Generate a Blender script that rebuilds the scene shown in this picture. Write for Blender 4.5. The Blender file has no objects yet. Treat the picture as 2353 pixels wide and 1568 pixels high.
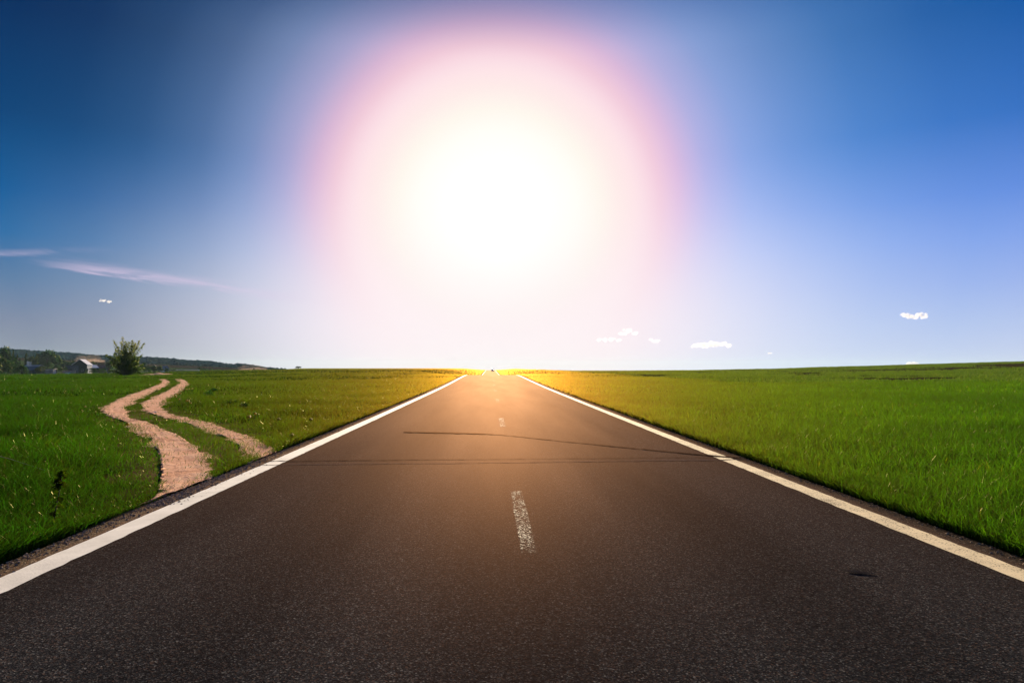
import bpy, bmesh, math, random
import numpy as np
from mathutils import Vector, Matrix, Euler

random.seed(7)
rng = np.random.default_rng(11)
sc = bpy.context.scene
col = sc.collection

# ------------------------------------------------------------------ camera
CAM_H = 1.5
FPX = 1568.0                      # focal length in pixels of a 2352 px wide frame (24 mm on 36 mm)
PITCH = math.radians(2.12)
YAW = math.radians(1.83)
cam_d = bpy.data.cameras.new('camera')
cam = bpy.data.objects.new('camera', cam_d); col.objects.link(cam)
cam_d.lens = 24; cam_d.sensor_width = 36
cam_d.clip_start = 0.05; cam_d.clip_end = 60000
cam.location = (0, 0, CAM_H)
cam.rotation_euler = (math.radians(90) + PITCH, 0, -YAW)
sc.camera = cam
CAM_R = Euler(cam.rotation_euler).to_matrix()
CAM_RN = np.array(CAM_R)

def ray(px, py):
    return (CAM_R @ Vector(((px - 1176) / FPX, -(py - 784) / FPX, -1))).normalized()

def project(P):
    """world points (n,3) to pixels of the 2352 px frame"""
    q = (P - np.array([0, 0, CAM_H])) @ CAM_RN
    z = -q[:, 2]
    z = np.where(z < 0.01, 0.01, z)
    return np.stack([1176 + FPX * q[:, 0] / z, 784 - FPX * q[:, 1] / z], 1)

# ------------------------------------------------------------------ terrain
def ss(a, b, x):
    t = np.clip((x - a) / (b - a), 0, 1)
    return t * t * (3 - 2 * t)

_ty = np.arange(-300, 10001, 1.0)
def smooth_table(pts, sigma):
    xs, ys = zip(*pts)
    t = np.interp(_ty, xs, ys)
    k = np.exp(-0.5 * (np.arange(-4 * sigma, 4 * sigma + 1) / sigma) ** 2); k /= k.sum()
    n = len(k) // 2
    return np.convolve(np.pad(t, n, mode='edge'), k, mode='valid')
ROAD_T = smooth_table([(-300, 0), (20, 0), (50, .05), (92, .36), (104, .34), (125, -.3), (160, -1.55), (205, -2.45), (240, -2.3),
                       (268, -2.02), (512, -1.36), (560, -1.25), (620, -1.5), (720, -3.2), (1000, -12), (2500, -50), (10000, -90)], 8)
MID_T = smooth_table([(-300, 0), (60, .0), (100, .25), (190, .75), (300, .45), (480, .05), (560, -.35), (700, -2.5), (1000, -11), (2500, -52), (10000, -92)], 14)
RIGHT_T = smooth_table([(-300, 0), (60, 0), (110, .1), (170, .1), (240, .0), (300, -.9), (500, -6), (1000, -18), (2500, -60), (10000, -95)], 12)
def road_z(Y): return np.interp(Y, _ty, ROAD_T)

RX = 0.24            # road centre
RHALF = 4.0         # half width of the asphalt
# hill line of the far left, by azimuth (pixel column), heights as seen rows
_hx = [-900, 0, 60, 106, 191, 235, 321, 398, 434, 492, 520, 557, 587, 621, 646, 690, 800]
_hr = [775, 799, 803, 806, 812, 816, 819, 822.5, 827, 829, 834, 836, 837, 840, 845.5, 850, 856]
_fx = [-900, 0, 134, 239, 324, 462, 517, 600, 800]
_fr = [800, 818, 825, 830, 834.5, 839.8, 843, 846.5, 853]
def hill_z(px, Y):
    ridge = 1.5 + (842 - np.interp(px, _hx, _hr)) / FPX * 930 - 3.2
    foot = 1.5 + (842 - np.interp(px, _fx, _fr)) / FPX * 760
    brown = 1.5 + (842 - np.interp(px, _fx, np.array(_fr) + 6.5)) / FPX * 660
    green = 1.5 + (842 - np.interp(px, _fx, np.array(_fr) + 11)) / FPX * 580
    ks = [(190, None), (255, -2.6), (480, -3.0), (530, -1.6), (580, green), (660, brown), (760, foot), (930, ridge), (1300, ridge * .7 - 8), (5000, -60 + 0 * ridge), (10000, -80 + 0 * ridge)]
    return ks
def terrain(X, Y):
    X = np.asarray(X, float); Y = np.asarray(Y, float)
    Yp = np.maximum(Y, 5.0)
    u = X / Yp
    px = 1126 + FPX * u
    mid = np.interp(Y, _ty, MID_T)
    right = np.interp(Y, _ty, RIGHT_T)
    rise = .0285 * np.log1p(np.exp(np.clip((X - 74) / 14, -30, 30))) * 14
    rise = np.minimum(rise, 7.0)
    right = right + rise * ss(60, 130, Y)
    # left part
    edge = np.interp(px, [-600, 0, 340, 420, 560, 700, 900, 1000], [-.75, -.6, -.25, .15, .6, .65, .75, .75])
    near = edge * ss(85, 185, Y)
    left = near.copy()
    ks = hill_z(px, Y)
    prevY, prevZ = 190.0, edge
    for (ky, kz) in ks[1:]:
        t = np.clip((Y - prevY) / (ky - prevY), 0, 1)
        t2 = t * t * (3 - 2 * t) if ky in (255, 930, 1300) else t
        seg = prevZ + (kz - prevZ) * t2
        left = np.where(Y > prevY, seg, left)
        prevY, prevZ = ky, kz + 0 * edge
    wl = ss(-.27, -.36, u)
    H = mid + (left - mid) * np.where(Y > 60, wl, wl)
    H = H + (right - H) * ss(.03, .13, u)
    # gentle undulation away from the camera
    und = .05 * np.sin(X * .21 + .6) * np.sin(Y * .13 + 1.1) + .04 * np.sin(X * .11 - Y * .17)
    H = H + und * ss(14, 45, Y) * ss(4.5, 12, np.abs(X - RX))
    # road bed
    d = np.abs(X - RX)
    w = 1 - ss(RHALF + .1, RHALF + 9 + np.clip(Y * .02, 0, 8), d)
    H = H + (road_z(Y) - H) * w
    H = H - .07 * (1 - ss(RHALF - .18, RHALF - .02, d))
    return H

def ground_at(px, py, tmax=6000):
    d = ray(px, py)
    t = np.concatenate([np.arange(2, 300, .05), np.arange(300, tmax, .5)])
    P = np.stack([d.x * t, d.y * t, CAM_H + d.z * t], 1)
    below = P[:, 2] <= terrain(P[:, 0], P[:, 1])
    i = int(np.argmax(below)) if below.any() else len(t) - 1
    return Vector(P[i])

def at_depth(px, Y):
    """ground point under pixel column px at depth Y"""
    d = ray(px, 842)
    x = d.x / d.y * Y
    return Vector((x, Y, float(terrain(x, Y))))

# ------------------------------------------------------------------ material helpers
def new_mat(name):
    m = bpy.data.materials.new(name); m.use_nodes = True
    nt = m.node_tree; nt.nodes.clear()
    out = nt.nodes.new('ShaderNodeOutputMaterial')
    return m, nt, out
def N(nt, t, **kw):
    n = nt.nodes.new(t)
    for k, v in kw.items():
        if k == 'inp':
            for kk, vv in v.items(): n.inputs[kk].default_value = vv
        else: setattr(n, k, v)
    return n
def ramp(nt, stops, interp='LINEAR'):
    r = nt.nodes.new('ShaderNodeValToRGB'); r.color_ramp.interpolation = interp
    e = r.color_ramp.elements
    while len(e) < len(stops): e.new(.5)
    for el, (p, c) in zip(e, stops):
        el.position = p; el.color = (*c, 1) if len(c) == 3 else c
    return r
def simple(name, c, rough=.7, spec=.3, var=.25, scale=3.0, bump=0.0):
    m, nt, out = new_mat(name)
    tc = N(nt, 'ShaderNodeTexCoord')
    no = N(nt, 'ShaderNodeTexNoise', inp={'Scale': scale, 'Detail': 6.0, 'Roughness': .65})
    nt.links.new(tc.outputs['Object'], no.inputs['Vector'])
    lo = tuple(x * (1 - var) for x in c); hi = tuple(min(1, x * (1 + var)) for x in c)
    r = ramp(nt, [(.3, lo), (.7, hi)])
    nt.links.new(no.outputs['Fac'], r.inputs['Fac'])
    p = N(nt, 'ShaderNodeBsdfPrincipled', inp={'Roughness': rough, 'Specular IOR Level': spec})
    nt.links.new(r.outputs['Color'], p.inputs['Base Color'])
    if bump:
        b = N(nt, 'ShaderNodeBump', inp={'Strength': bump, 'Distance': .02})
        nt.links.new(no.outputs['Fac'], b.inputs['Height']); nt.links.new(b.outputs['Normal'], p.inputs['Normal'])
    nt.links.new(p.outputs['BSDF'], out.inputs['Surface'])
    return m

def leaf_mat(name, stops, transl, tr_mix=.5, gloss=.06, rough=.4, world_var=0.0, wscale=.05, sheen=0.0, sheen_col=(1, .68, .035, 1), through=0.0, through_col=(.80, .62, .02, 1), through_w=.3):
    """thin leaf: diffuse + light coming through + a waxy sheen; colour by a per-leaf number"""
    m, nt, out = new_mat(name)
    at = N(nt, 'ShaderNodeAttribute', attribute_name='tint')
    fac = at.outputs['Fac']
    if world_var:
        g = N(nt, 'ShaderNodeNewGeometry')
        no = N(nt, 'ShaderNodeTexNoise', inp={'Scale': wscale, 'Detail': 4.0, 'Roughness': .6})
        nt.links.new(g.outputs['Position'], no.inputs['Vector'])
        ma = N(nt, 'ShaderNodeMath', operation='MULTIPLY_ADD', inp={1: world_var, 2: -world_var * .5})
        nt.links.new(no.outputs['Fac'], ma.inputs[0])
        ad = N(nt, 'ShaderNodeMath', operation='ADD')
        nt.links.new(fac, ad.inputs[0]); nt.links.new(ma.outputs[0], ad.inputs[1]); fac = ad.outputs[0]
    r1 = ramp(nt, stops); r2 = ramp(nt, transl)
    nt.links.new(fac, r1.inputs['Fac']); nt.links.new(fac, r2.inputs['Fac'])
    d = N(nt, 'ShaderNodeBsdfDiffuse'); t = N(nt, 'ShaderNodeBsdfTranslucent')
    nt.links.new(r1.outputs['Color'], d.inputs['Color']); nt.links.new(r2.outputs['Color'], t.inputs['Color'])
    mx = N(nt, 'ShaderNodeMixShader', inp={0: tr_mix})
    nt.links.new(d.outputs[0], mx.inputs[1]); nt.links.new(t.outputs[0], mx.inputs[2])
    gl = N(nt, 'ShaderNodeBsdfGlossy', inp={'Roughness': rough, 'Color': (1, .93, .45, 1)})
    m2 = N(nt, 'ShaderNodeMixShader', inp={0: gloss})
    nt.links.new(mx.outputs[0], m2.inputs[1]); nt.links.new(gl.outputs[0], m2.inputs[2])
    last = m2.outputs[0]
    if sheen:      # waxy leaves gleam when light grazes them
        lw = N(nt, 'ShaderNodeLayerWeight', inp={'Blend': .5}); pw = N(nt, 'ShaderNodeMath', operation='POWER', inp={1: 6.0}); nt.links.new(lw.outputs['Facing'], pw.inputs[0])
        ml = N(nt, 'ShaderNodeMath', operation='MULTIPLY', inp={1: sheen}); nt.links.new(pw.outputs[0], ml.inputs[0])
        g2 = N(nt, 'ShaderNodeBsdfGlossy', inp={'Roughness': .55, 'Color': sheen_col})
        m3 = N(nt, 'ShaderNodeMixShader'); nt.links.new(ml.outputs[0], m3.inputs[0]); nt.links.new(last, m3.inputs[1]); nt.links.new(g2.outputs[0], m3.inputs[2]); last = m3.outputs[0]
    if through:    # light carried on through the upright blades, strongest straight towards the sun
        hb = N(nt, 'ShaderNodeBsdfHair', component='Transmission', inp={'Color': through_col, 'Offset': 0.0, 'RoughnessU': .35, 'RoughnessV': through_w})
        tv = N(nt, 'ShaderNodeCombineXYZ', inp={2: 1.0}); nt.links.new(tv.outputs[0], hb.inputs['Tangent'])
        m4 = N(nt, 'ShaderNodeMixShader', inp={0: through}); nt.links.new(last, m4.inputs[1]); nt.links.new(hb.outputs[0], m4.inputs[2]); last = m4.outputs[0]
    nt.links.new(last, out.inputs['Surface'])
    return m

# ------------------------------------------------------------------ mesh helpers
def tri_mesh(name, V, T, tint=None, smooth=False):
    V = np.ascontiguousarray(V, np.float32); T = np.ascontiguousarray(T, np.int32)
    me = bpy.data.meshes.new(name)
    me.vertices.add(len(V)); me.vertices.foreach_set('co', V.ravel())
    k = T.shape[1]
    me.loops.add(T.size); me.loops.foreach_set('vertex_index', T.ravel())
    me.polygons.add(len(T))
    me.polygons.foreach_set('loop_start', np.arange(0, T.size, k, dtype=np.int32))
    me.polygons.foreach_set('loop_total', np.full(len(T), k, np.int32))
    me.polygons.foreach_set('use_smooth', np.full(len(T), smooth, bool))
    if tint is not None:
        a = me.attributes.new('tint', 'FLOAT', 'POINT'); a.data.foreach_set('value', np.ascontiguousarray(tint, np.float32))
    me.update(); me.validate()
    return me
def link(name, me, mat=None, parent=None, loc=None):
    o = bpy.data.objects.new(name, me); col.objects.link(o)
    if mat is not None and me is not None and not me.materials: me.materials.append(mat)
    if parent: o.parent = parent
    if loc is not None: o.location = loc
    return o
def tag(o, label=None, cat=None, group=None, kind=None):
    if label: o['label'] = label
    if cat: o['category'] = cat
    if group: o['group'] = group
    if kind: o['kind'] = kind
    return o
def empty(name, loc, rz=0):
    o = bpy.data.objects.new(name, None); col.objects.link(o)
    o.location = loc; o.rotation_euler = (0, 0, rz); o.empty_display_size = .2
    return o
def bm_obj(name, bm, mat, parent=None, smooth=False, loc=None):
    me = bpy.data.meshes.new(name); bm.normal_update(); bm.to_mesh(me); bm.free()
    if smooth:
        for p in me.polygons: p.use_smooth = True
    return link(name, me, mat, parent, loc)
def add_box(bm, c, s, rz=0, bevel=0):
    M = Matrix.Translation(c) @ Matrix.Rotation(rz, 4, 'Z') @ Matrix.Diagonal((*s, 1))
    r = bmesh.ops.create_cube(bm, size=1, matrix=M)
    if bevel:
        ed = list({e for v in r['verts'] for e in v.link_edges})
        bmesh.ops.bevel(bm, geom=ed, offset=bevel, segments=2, affect='EDGES', profile=.6)
def add_prism(bm, pts2, y0, y1, axis='Y'):
    """extrude a polygon given in (x,z) from y0 to y1"""
    a = [bm.verts.new((p[0], y0, p[1])) for p in pts2]; b = [bm.verts.new((p[0], y1, p[1])) for p in pts2]
    n = len(a)
    bm.faces.new(a[::-1]) if False else bm.faces.new(a); bm.faces.new(b[::-1])
    for i in range(n): bm.faces.new((a[i], b[i], b[(i + 1) % n], a[(i + 1) % n]))
    bmesh.ops.recalc_face_normals(bm, faces=bm.faces)
def tube_arrays(path, radii, seg=6):
    """V,T of a tapered tube along a 3D path"""
    path = np.asarray(path, float); V = []; T = []
    n = len(path)
    for i in range(n):
        t = path[min(i + 1, n - 1)] - path[max(i - 1, 0)]; t /= (np.linalg.norm(t) + 1e-9)
        a = np.cross(t, [0, 0, 1.0]) if abs(t[2]) < .95 else np.cross(t, [1.0, 0, 0]); a /= np.linalg.norm(a)
        b = np.cross(t, a)
        for k in range(seg):
            ang = 2 * math.pi * k / seg
            V.append(path[i] + radii[i] * (math.cos(ang) * a + math.sin(ang) * b))
    for i in range(n - 1):
        for k in range(seg):
            p = i * seg + k; q = i * seg + (k + 1) % seg
            T += [(p, q, q + seg), (p, q + seg, p + seg)]
    c = len(V); V.append(path[-1])
    for k in range(seg): T.append(((n - 1) * seg + k, (n - 1) * seg + (k + 1) % seg, c))
    return np.array(V), np.array(T)
def join(parts):
    Vs, Ts, o = [], [], 0
    for V, T in parts:
        Vs.append(V); Ts.append(np.asarray(T) + o); o += len(V)
    return np.concatenate(Vs), np.concatenate(Ts)

# ------------------------------------------------------------------ ground sheet
def axis_pts(fine, step, far, growth):
    p = list(np.arange(0, fine + 1e-6, step)); s = step
    while p[-1] < far:
        s *= growth; p.append(p[-1] + s)
    return np.array(p)
xs_r = axis_pts(30, .7, 5200, 1.045); xs_l = axis_pts(30, .7, 5200, 1.035)
gx = np.concatenate([-xs_l[::-1][:-1], xs_r]) + RX
gx = np.unique(np.concatenate([gx, [RX - RHALF - .02, RX + RHALF + .02, RX - RHALF + .18, RX + RHALF - .18]]))
gy = np.concatenate([-axis_pts(10, 2, 250, 1.3)[::-1][:-1], axis_pts(260, 1.25, 5500, 1.02)])
GX, GY = np.meshgrid(gx, gy, indexing='ij')
GZ = terrain(GX, GY)
nx, ny = GX.shape
V = np.stack([GX.ravel(), GY.ravel(), GZ.ravel()], 1)
idx = np.arange(nx * ny).reshape(nx, ny)
Q = np.stack([idx[:-1, :-1].ravel(), idx[1:, :-1].ravel(), idx[1:, 1:].ravel(), idx[:-1, 1:].ravel()], 1)
gme = tri_mesh('ground', V, Q, smooth=True)
# land use per vertex
U = GX / np.maximum(GY, 5); PXc = 1126 + FPX * U
C = np.zeros((nx, ny, 4), np.float32); C[..., 3] = 1
C[..., :3] = (.005, .022, .002)
def setc(mask, c): C[mask, :3] = c
setc((GX > 0) & (GY < 64), (.006, .024, .002))
rowsoil = (GX > 22.5) & (GY > 62.5)
setc(rowsoil, (.042, .034, .014))
farleft = (U < -.26) & (GY > 250)
setc(farleft, (.05, .075, .03))
setc((U < -.2) & (GY > 545), (.035, .065, .018))
setc((U < -.2) & (GY > 655) & (GY < 757), (.030, .020, .017))
setc((U < -.2) & (GY >= 757), (.006, .020, .013))
clear = (U < -.2) & (GY > 793) & (GY < 872) & (PXc > 345) & (PXc < 418)
setc(clear, (.030, .055, .022))
setc((U < -.2) & (GY > 830) & (GY < 915) & (PXc > 524) & (PXc < 545), (.20, .14, .11))
_near = (GX < 0) & (GX > -60) & (GY > 5) & (GY < 95)
LAND_NEAR = np.argwhere(_near)
ca = gme.attributes.new('land', 'FLOAT_COLOR', 'POINT'); ca.data.foreach_set('color', C.reshape(-1))
m, nt, out = new_mat('ground')
at = N(nt, 'ShaderNodeAttribute', attribute_name='land')
g = N(nt, 'ShaderNodeNewGeometry')
n1 = N(nt, 'ShaderNodeTexNoise', inp={'Scale': .35, 'Detail': 10.0, 'Roughness': .7})
nt.links.new(g.outputs['Position'], n1.inputs['Vector'])
r1 = ramp(nt, [(.3, (.55, .55, .55)), (.7, (1.5, 1.45, 1.35))])
nt.links.new(n1.outputs['Fac'], r1.inputs['Fac'])
mu = N(nt, 'ShaderNodeMix', data_type='RGBA', blend_type='MULTIPLY', inp={0: 1.0})
nt.links.new(at.outputs['Color'], mu.inputs[6]); nt.links.new(r1.outputs['Color'], mu.inputs[7])
p = N(nt, 'ShaderNodeBsdfPrincipled', inp={'Roughness': 1.0, 'Specular IOR Level': 0.0})
nt.links.new(mu.outputs[2], p.inputs['Base Color'])
bp = N(nt, 'ShaderNodeBump', inp={'Strength': .6, 'Distance': .1}); nt.links.new(n1.outputs['Fac'], bp.inputs['Height'])
nt.links.new(bp.outputs['Normal'], p.inputs['Normal'])
nt.links.new(p.outputs['BSDF'], out.inputs['Surface'])
tag(link('ground', gme, m), kind='structure')

# ------------------------------------------------------------------ road
ry = np.unique(np.concatenate([np.arange(-20, 60, 1.0), np.arange(60, 300, .75), np.arange(300, 700, 3)]))
def road_strip(x0, x1, dz, ys, nxs=2, jag=0.0, thick=0.0):
    fx = np.linspace(0, 1, nxs)
    X0 = x0 + (rng.normal(0, jag, len(ys)) if jag else 0); X1 = x1 + (rng.normal(0, jag, len(ys)) if jag else 0)
    X = X0[:, None] * np.ones(1) if np.ndim(X0) else np.full((len(ys), 1), x0)
    Xb = X1[:, None] if np.ndim(X1) else np.full((len(ys), 1), x1)
    GXs = X + (Xb - X) * fx[None, :]
    Z = road_z(ys)[:, None] + dz - .012 * ((GXs - RX) / RHALF) ** 2
    Vv = np.stack([GXs.ravel(), np.repeat(ys, nxs), Z.ravel()], 1)
    i = np.arange(len(ys) * nxs).reshape(len(ys), nxs)
    Qd = np.stack([i[:-1, :-1].ravel(), i[:-1, 1:].ravel(), i[1:, 1:].ravel(), i[1:, :-1].ravel()], 1)
    return Vv, Qd
Vr, Qr = road_strip(RX - RHALF, RX + RHALF, 0.0, ry, 15)
# side faces so that the slab has an edge
i = np.arange(len(ry) * 15).reshape(len(ry), 15); base = len(Vr)
for cidx in (0, 14):
    Vs = Vr[i[:, cidx]].copy(); Vs[:, 2] -= .12; o = len(Vr); Vr = np.concatenate([Vr, Vs])
    a = i[:-1, cidx]; b = i[1:, cidx]; k = np.arange(len(ry) - 1) + o
    q = np.stack([a, b, k + 1, k], 1) if cidx == 0 else np.stack([b, a, k, k + 1], 1)
    Qr = np.concatenate([Qr, q])
rme = tri_mesh('road', Vr, Qr, smooth=True)

def asphalt(name):
    m, nt, out = new_mat(name)
    g = N(nt, 'ShaderNodeNewGeometry')
    L = nt.links.new
    vo = N(nt, 'ShaderNodeTexVoronoi', inp={'Scale': 120.0, 'Randomness': 1.0}); L(g.outputs['Position'], vo.inputs['Vector'])
    sep = N(nt, 'ShaderNodeSeparateColor'); L(vo.outputs['Color'], sep.inputs[0])
    st = ramp(nt, [(0.0, (.0105, .0135, .0165)), (.45, (.022, .026, .030)), (.72, (.039, .044, .048)), (.86, (.080, .055, .046)), (.94, (.078, .086, .084)), (1.0, (.17, .17, .165))])
    L(sep.outputs[0], st.inputs['Fac'])
    fn = N(nt, 'ShaderNodeTexNoise', inp={'Scale': 28.0, 'Detail': 5.0, 'Roughness': .7}); L(g.outputs['Position'], fn.inputs['Vector'])
    fr = ramp(nt, [(.3, (.6, .6, .6)), (.7, (1.4, 1.38, 1.34))]); L(fn.outputs['Fac'], fr.inputs['Fac'])
    m1 = N(nt, 'ShaderNodeMix', data_type='RGBA', blend_type='MULTIPLY', inp={0: 1.0}); L(st.outputs[0], m1.inputs[6]); L(fr.outputs[0], m1.inputs[7])
    # large wear: stretched along the lane
    mp = N(nt, 'ShaderNodeMapping', inp={'Scale': (1.1, .10, 1)}); L(g.outputs['Position'], mp.inputs['Vector'])
    ln = N(nt, 'ShaderNodeTexNoise', inp={'Scale': .9, 'Detail': 5.0, 'Roughness': .6}); L(mp.outputs[0], ln.inputs['Vector'])
    lr = ramp(nt, [(.28, (.78, .78, .79)), (.72, (1.2, 1.18, 1.15))]); L(ln.outputs['Fac'], lr.inputs['Fac'])
    m2 = N(nt, 'ShaderNodeMix', data_type='RGBA', blend_type='MULTIPLY', inp={0: 1.0}); L(m1.outputs[2], m2.inputs[6]); L(lr.outputs[0], m2.inputs[7])
    # paler wheel tracks, two to a lane
    wx = N(nt, 'ShaderNodeSeparateXYZ'); L(g.outputs['Position'], wx.inputs[0])
    wm = N(nt, 'ShaderNodeMath', operation='MULTIPLY_ADD', inp={1: 3.49, 2: -.84 - 3.14159 / 2}); L(wx.outputs[0], wm.inputs[0])
    wj = N(nt, 'ShaderNodeMath', operation='MULTIPLY_ADD', inp={1: 2.4, 2: -1.2}); L(ln.outputs['Fac'], wj.inputs[0])
    wa = N(nt, 'ShaderNodeMath', operation='ADD'); L(wm.outputs[0], wa.inputs[0]); L(wj.outputs[0], wa.inputs[1])
    wc = N(nt, 'ShaderNodeMath', operation='SINE'); L(wa.outputs[0], wc.inputs[0])
    wr = ramp(nt, [(0, (.88, .88, .88)), (1, (1.14, 1.13, 1.12))]); wn = N(nt, 'ShaderNodeMapRange', inp={1: -1.0, 2: 1.0}); L(wc.outputs[0], wn.inputs[0]); L(wn.outputs[0], wr.inputs['Fac'])
    m2b = N(nt, 'ShaderNodeMix', data_type='RGBA', blend_type='MULTIPLY', inp={0: 1.0}); L(m2.outputs[2], m2b.inputs[6]); L(wr.outputs[0], m2b.inputs[7])
    # oil spots
    on = N(nt, 'ShaderNodeTexNoise', inp={'Scale': .55, 'Detail': 3.0, 'Roughness': .5}); L(g.outputs['Position'], on.inputs['Vector'])
    orr = ramp(nt, [(.70, (1, 1, 1)), (.78, (.45, .45, .47))]); L(on.outputs['Fac'], orr.inputs['Fac'])
    m3 = N(nt, 'ShaderNodeMix', data_type='RGBA', blend_type='MULTIPLY', inp={0: .8}); L(m2b.outputs[2], m3.inputs[6]); L(orr.outputs[0], m3.inputs[7])
    # pale gritty shoulder outside the edge lines
    sx = N(nt, 'ShaderNodeSeparateXYZ'); L(g.outputs['Position'], sx.inputs[0])
    sb = N(nt, 'ShaderNodeMath', operation='SUBTRACT', inp={1: RX}); L(sx.outputs[0], sb.inputs[0])
    ab = N(nt, 'ShaderNodeMath', operation='ABSOLUTE'); L(sb.outputs[0], ab.inputs[0])
    wob = N(nt, 'ShaderNodeMath', operation='MULTIPLY_ADD', inp={1: .16, 2: -.08}); L(fn.outputs['Fac'], wob.inputs[0])
    aw = N(nt, 'ShaderNodeMath', operation='ADD'); L(ab.outputs[0], aw.inputs[0]); L(wob.outputs[0], aw.inputs[1])
    mr = N(nt, 'ShaderNodeMapRange', inp={1: 3.66, 2: 3.80, 3: 0.0, 4: .8}); L(aw.outputs[0], mr.inputs[0])
    lf = N(nt, 'ShaderNodeMath', operation='LESS_THAN', inp={1: 0.0}); L(sx.outputs[0], lf.inputs[0])
    mf = N(nt, 'ShaderNodeMath', operation='MULTIPLY_ADD', inp={1: .8, 2: .2}); L(lf.outputs[0], mf.inputs[0])
    mm = N(nt, 'ShaderNodeMath', operation='MULTIPLY'); L(mr.outputs[0], mm.inputs[0]); L(mf.outputs[0], mm.inputs[1])
    sh = N(nt, 'ShaderNodeMix', data_type='RGBA', blend_type='MULTIPLY', inp={7: (6.5, 5.2, 3.8, 1)}); L(mm.outputs[0], sh.inputs[0]); L(m3.outputs[2], sh.inputs[6])
    b1 = N(nt, 'ShaderNodeBump', inp={'Strength': .5, 'Distance': .006}); L(vo.outputs['Distance'], b1.inputs['Height'])
    b2 = N(nt, 'ShaderNodeBump', inp={'Strength': .3, 'Distance': .01}); L(fn.outputs['Fac'], b2.inputs['Height']); L(b1.outputs[0], b2.inputs['Normal'])
    di = N(nt, 'ShaderNodeBsdfDiffuse', inp={'Roughness': .3}); L(sh.outputs[2], di.inputs['Color']); L(b2.outputs[0], di.inputs['Normal'])
    # coarse stones only mirror light at a grazing angle
    gl = N(nt, 'ShaderNodeBsdfGlossy', inp={'Color': (1.0, .60, .36, 1), 'Roughness': .66})
    b3 = N(nt, 'ShaderNodeBump', inp={'Strength': .12, 'Distance': .01}); L(fn.outputs['Fac'], b3.inputs['Height']); L(b3.outputs[0], gl.inputs['Normal'])
    lw = N(nt, 'ShaderNodeLayerWeight', inp={'Blend': .5})
    pw = N(nt, 'ShaderNodeMath', operation='POWER', inp={1: 8.0}); L(lw.outputs['Facing'], pw.inputs[0])
    rr = N(nt, 'ShaderNodeMapRange', inp={1: .3, 2: .7, 3: .094, 4: .116}); L(ln.outputs['Fac'], rr.inputs[0])
    mk = N(nt, 'ShaderNodeMath', operation='MULTIPLY'); L(pw.outputs[0], mk.inputs[0]); L(rr.outputs[0], mk.inputs[1])
    mk2 = N(nt, 'ShaderNodeMath', operation='ADD', inp={1: .0004}); L(mk.outputs[0], mk2.inputs[0])
    ms = N(nt, 'ShaderNodeMixShader'); L(mk2.outputs[0], ms.inputs[0]); L(di.outputs[0], ms.inputs[1]); L(gl.outputs[0], ms.inputs[2])
    L(ms.outputs[0], out.inputs['Surface'])
    return m
tag(link('road', rme, asphalt('asphalt')), kind='structure')

def paint(name, c, wear_lo, wear_hi, wscale, dirt=.25):
    """road paint worn through to the stones beneath"""
    m, nt, out = new_mat(name); L = nt.links.new
    g = N(nt, 'ShaderNodeNewGeometry')
    n1 = N(nt, 'ShaderNodeTexNoise', inp={'Scale': wscale, 'Detail': 3.0, 'Roughness': .6}); L(g.outputs['Position'], n1.inputs['Vector'])
    n2 = N(nt, 'ShaderNodeTexNoise', inp={'Scale': 2.2, 'Detail': 5.0, 'Roughness': .65}); L(g.outputs['Position'], n2.inputs['Vector'])
    cr = ramp(nt, [(.3, tuple(x * (1 - dirt) for x in c)), (.62, c)]); L(n2.outputs['Fac'], cr.inputs['Fac'])
    ad = N(nt, 'ShaderNodeMath', operation='MULTIPLY_ADD', inp={1: .35, 2: -.17}); L(n2.outputs['Fac'], ad.inputs[0])
    sm = N(nt, 'ShaderNodeMath', operation='ADD'); L(n1.outputs['Fac'], sm.inputs[0]); L(ad.outputs[0], sm.inputs[1])
    mr = N(nt, 'ShaderNodeMapRange', inp={1: wear_lo, 2: wear_hi, 3: 0.0, 4: 1.0}); L(sm.outputs[0], mr.inputs[0])
    p = N(nt, 'ShaderNodeBsdfPrincipled', inp={'Roughness': .75, 'Specular IOR Level': .12}); L(cr.outputs[0], p.inputs['Base Color'])
    bp = N(nt, 'ShaderNodeBump', inp={'Strength': .4, 'Distance': .006}); L(n1.outputs['Fac'], bp.inputs['Height']); L(bp.outputs[0], p.inputs['Normal'])
    tr = N(nt, 'ShaderNodeBsdfTransparent')
    mx = N(nt, 'ShaderNodeMixShader'); L(mr.outputs[0], mx.inputs[0]); L(tr.outputs[0], mx.inputs[1]); L(p.outputs[0], mx.inputs[2])
    L(mx.outputs[0], out.inputs['Surface'])
    return m
P_LEFT = paint('paint_white', (.90, .88, .84), .12, .24, 60)
P_RIGHT = paint('paint_cream', (.90, .76, .50), .34, .42, 60)
P_DASH = paint('paint_worn', (.60, .57, .47), .585, .635, 70)
P_FAINT = paint('paint_nearly_gone', (.52, .47, .38), .57, .65, 50)
fine_y = np.unique(np.concatenate([np.arange(-10, 40, .12), np.arange(40, 120, .5), np.arange(120, 300, 1), np.arange(300, 690, 3)]))
for x0, x1, mt, lab in ((-3.50, -3.25, P_LEFT, 'solid white edge line along the left side of the road'),
                        (3.74, 3.97, P_RIGHT, 'pitted cream edge line along the right side of the road')):
    Vv, Qd = road_strip(x0, x1, .005, fine_y, 3, jag=.004)
    tag(link('edge_line_marking', tri_mesh('edge_line', Vv, Qd, smooth=True), mt), lab, None, None, 'structure')
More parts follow.
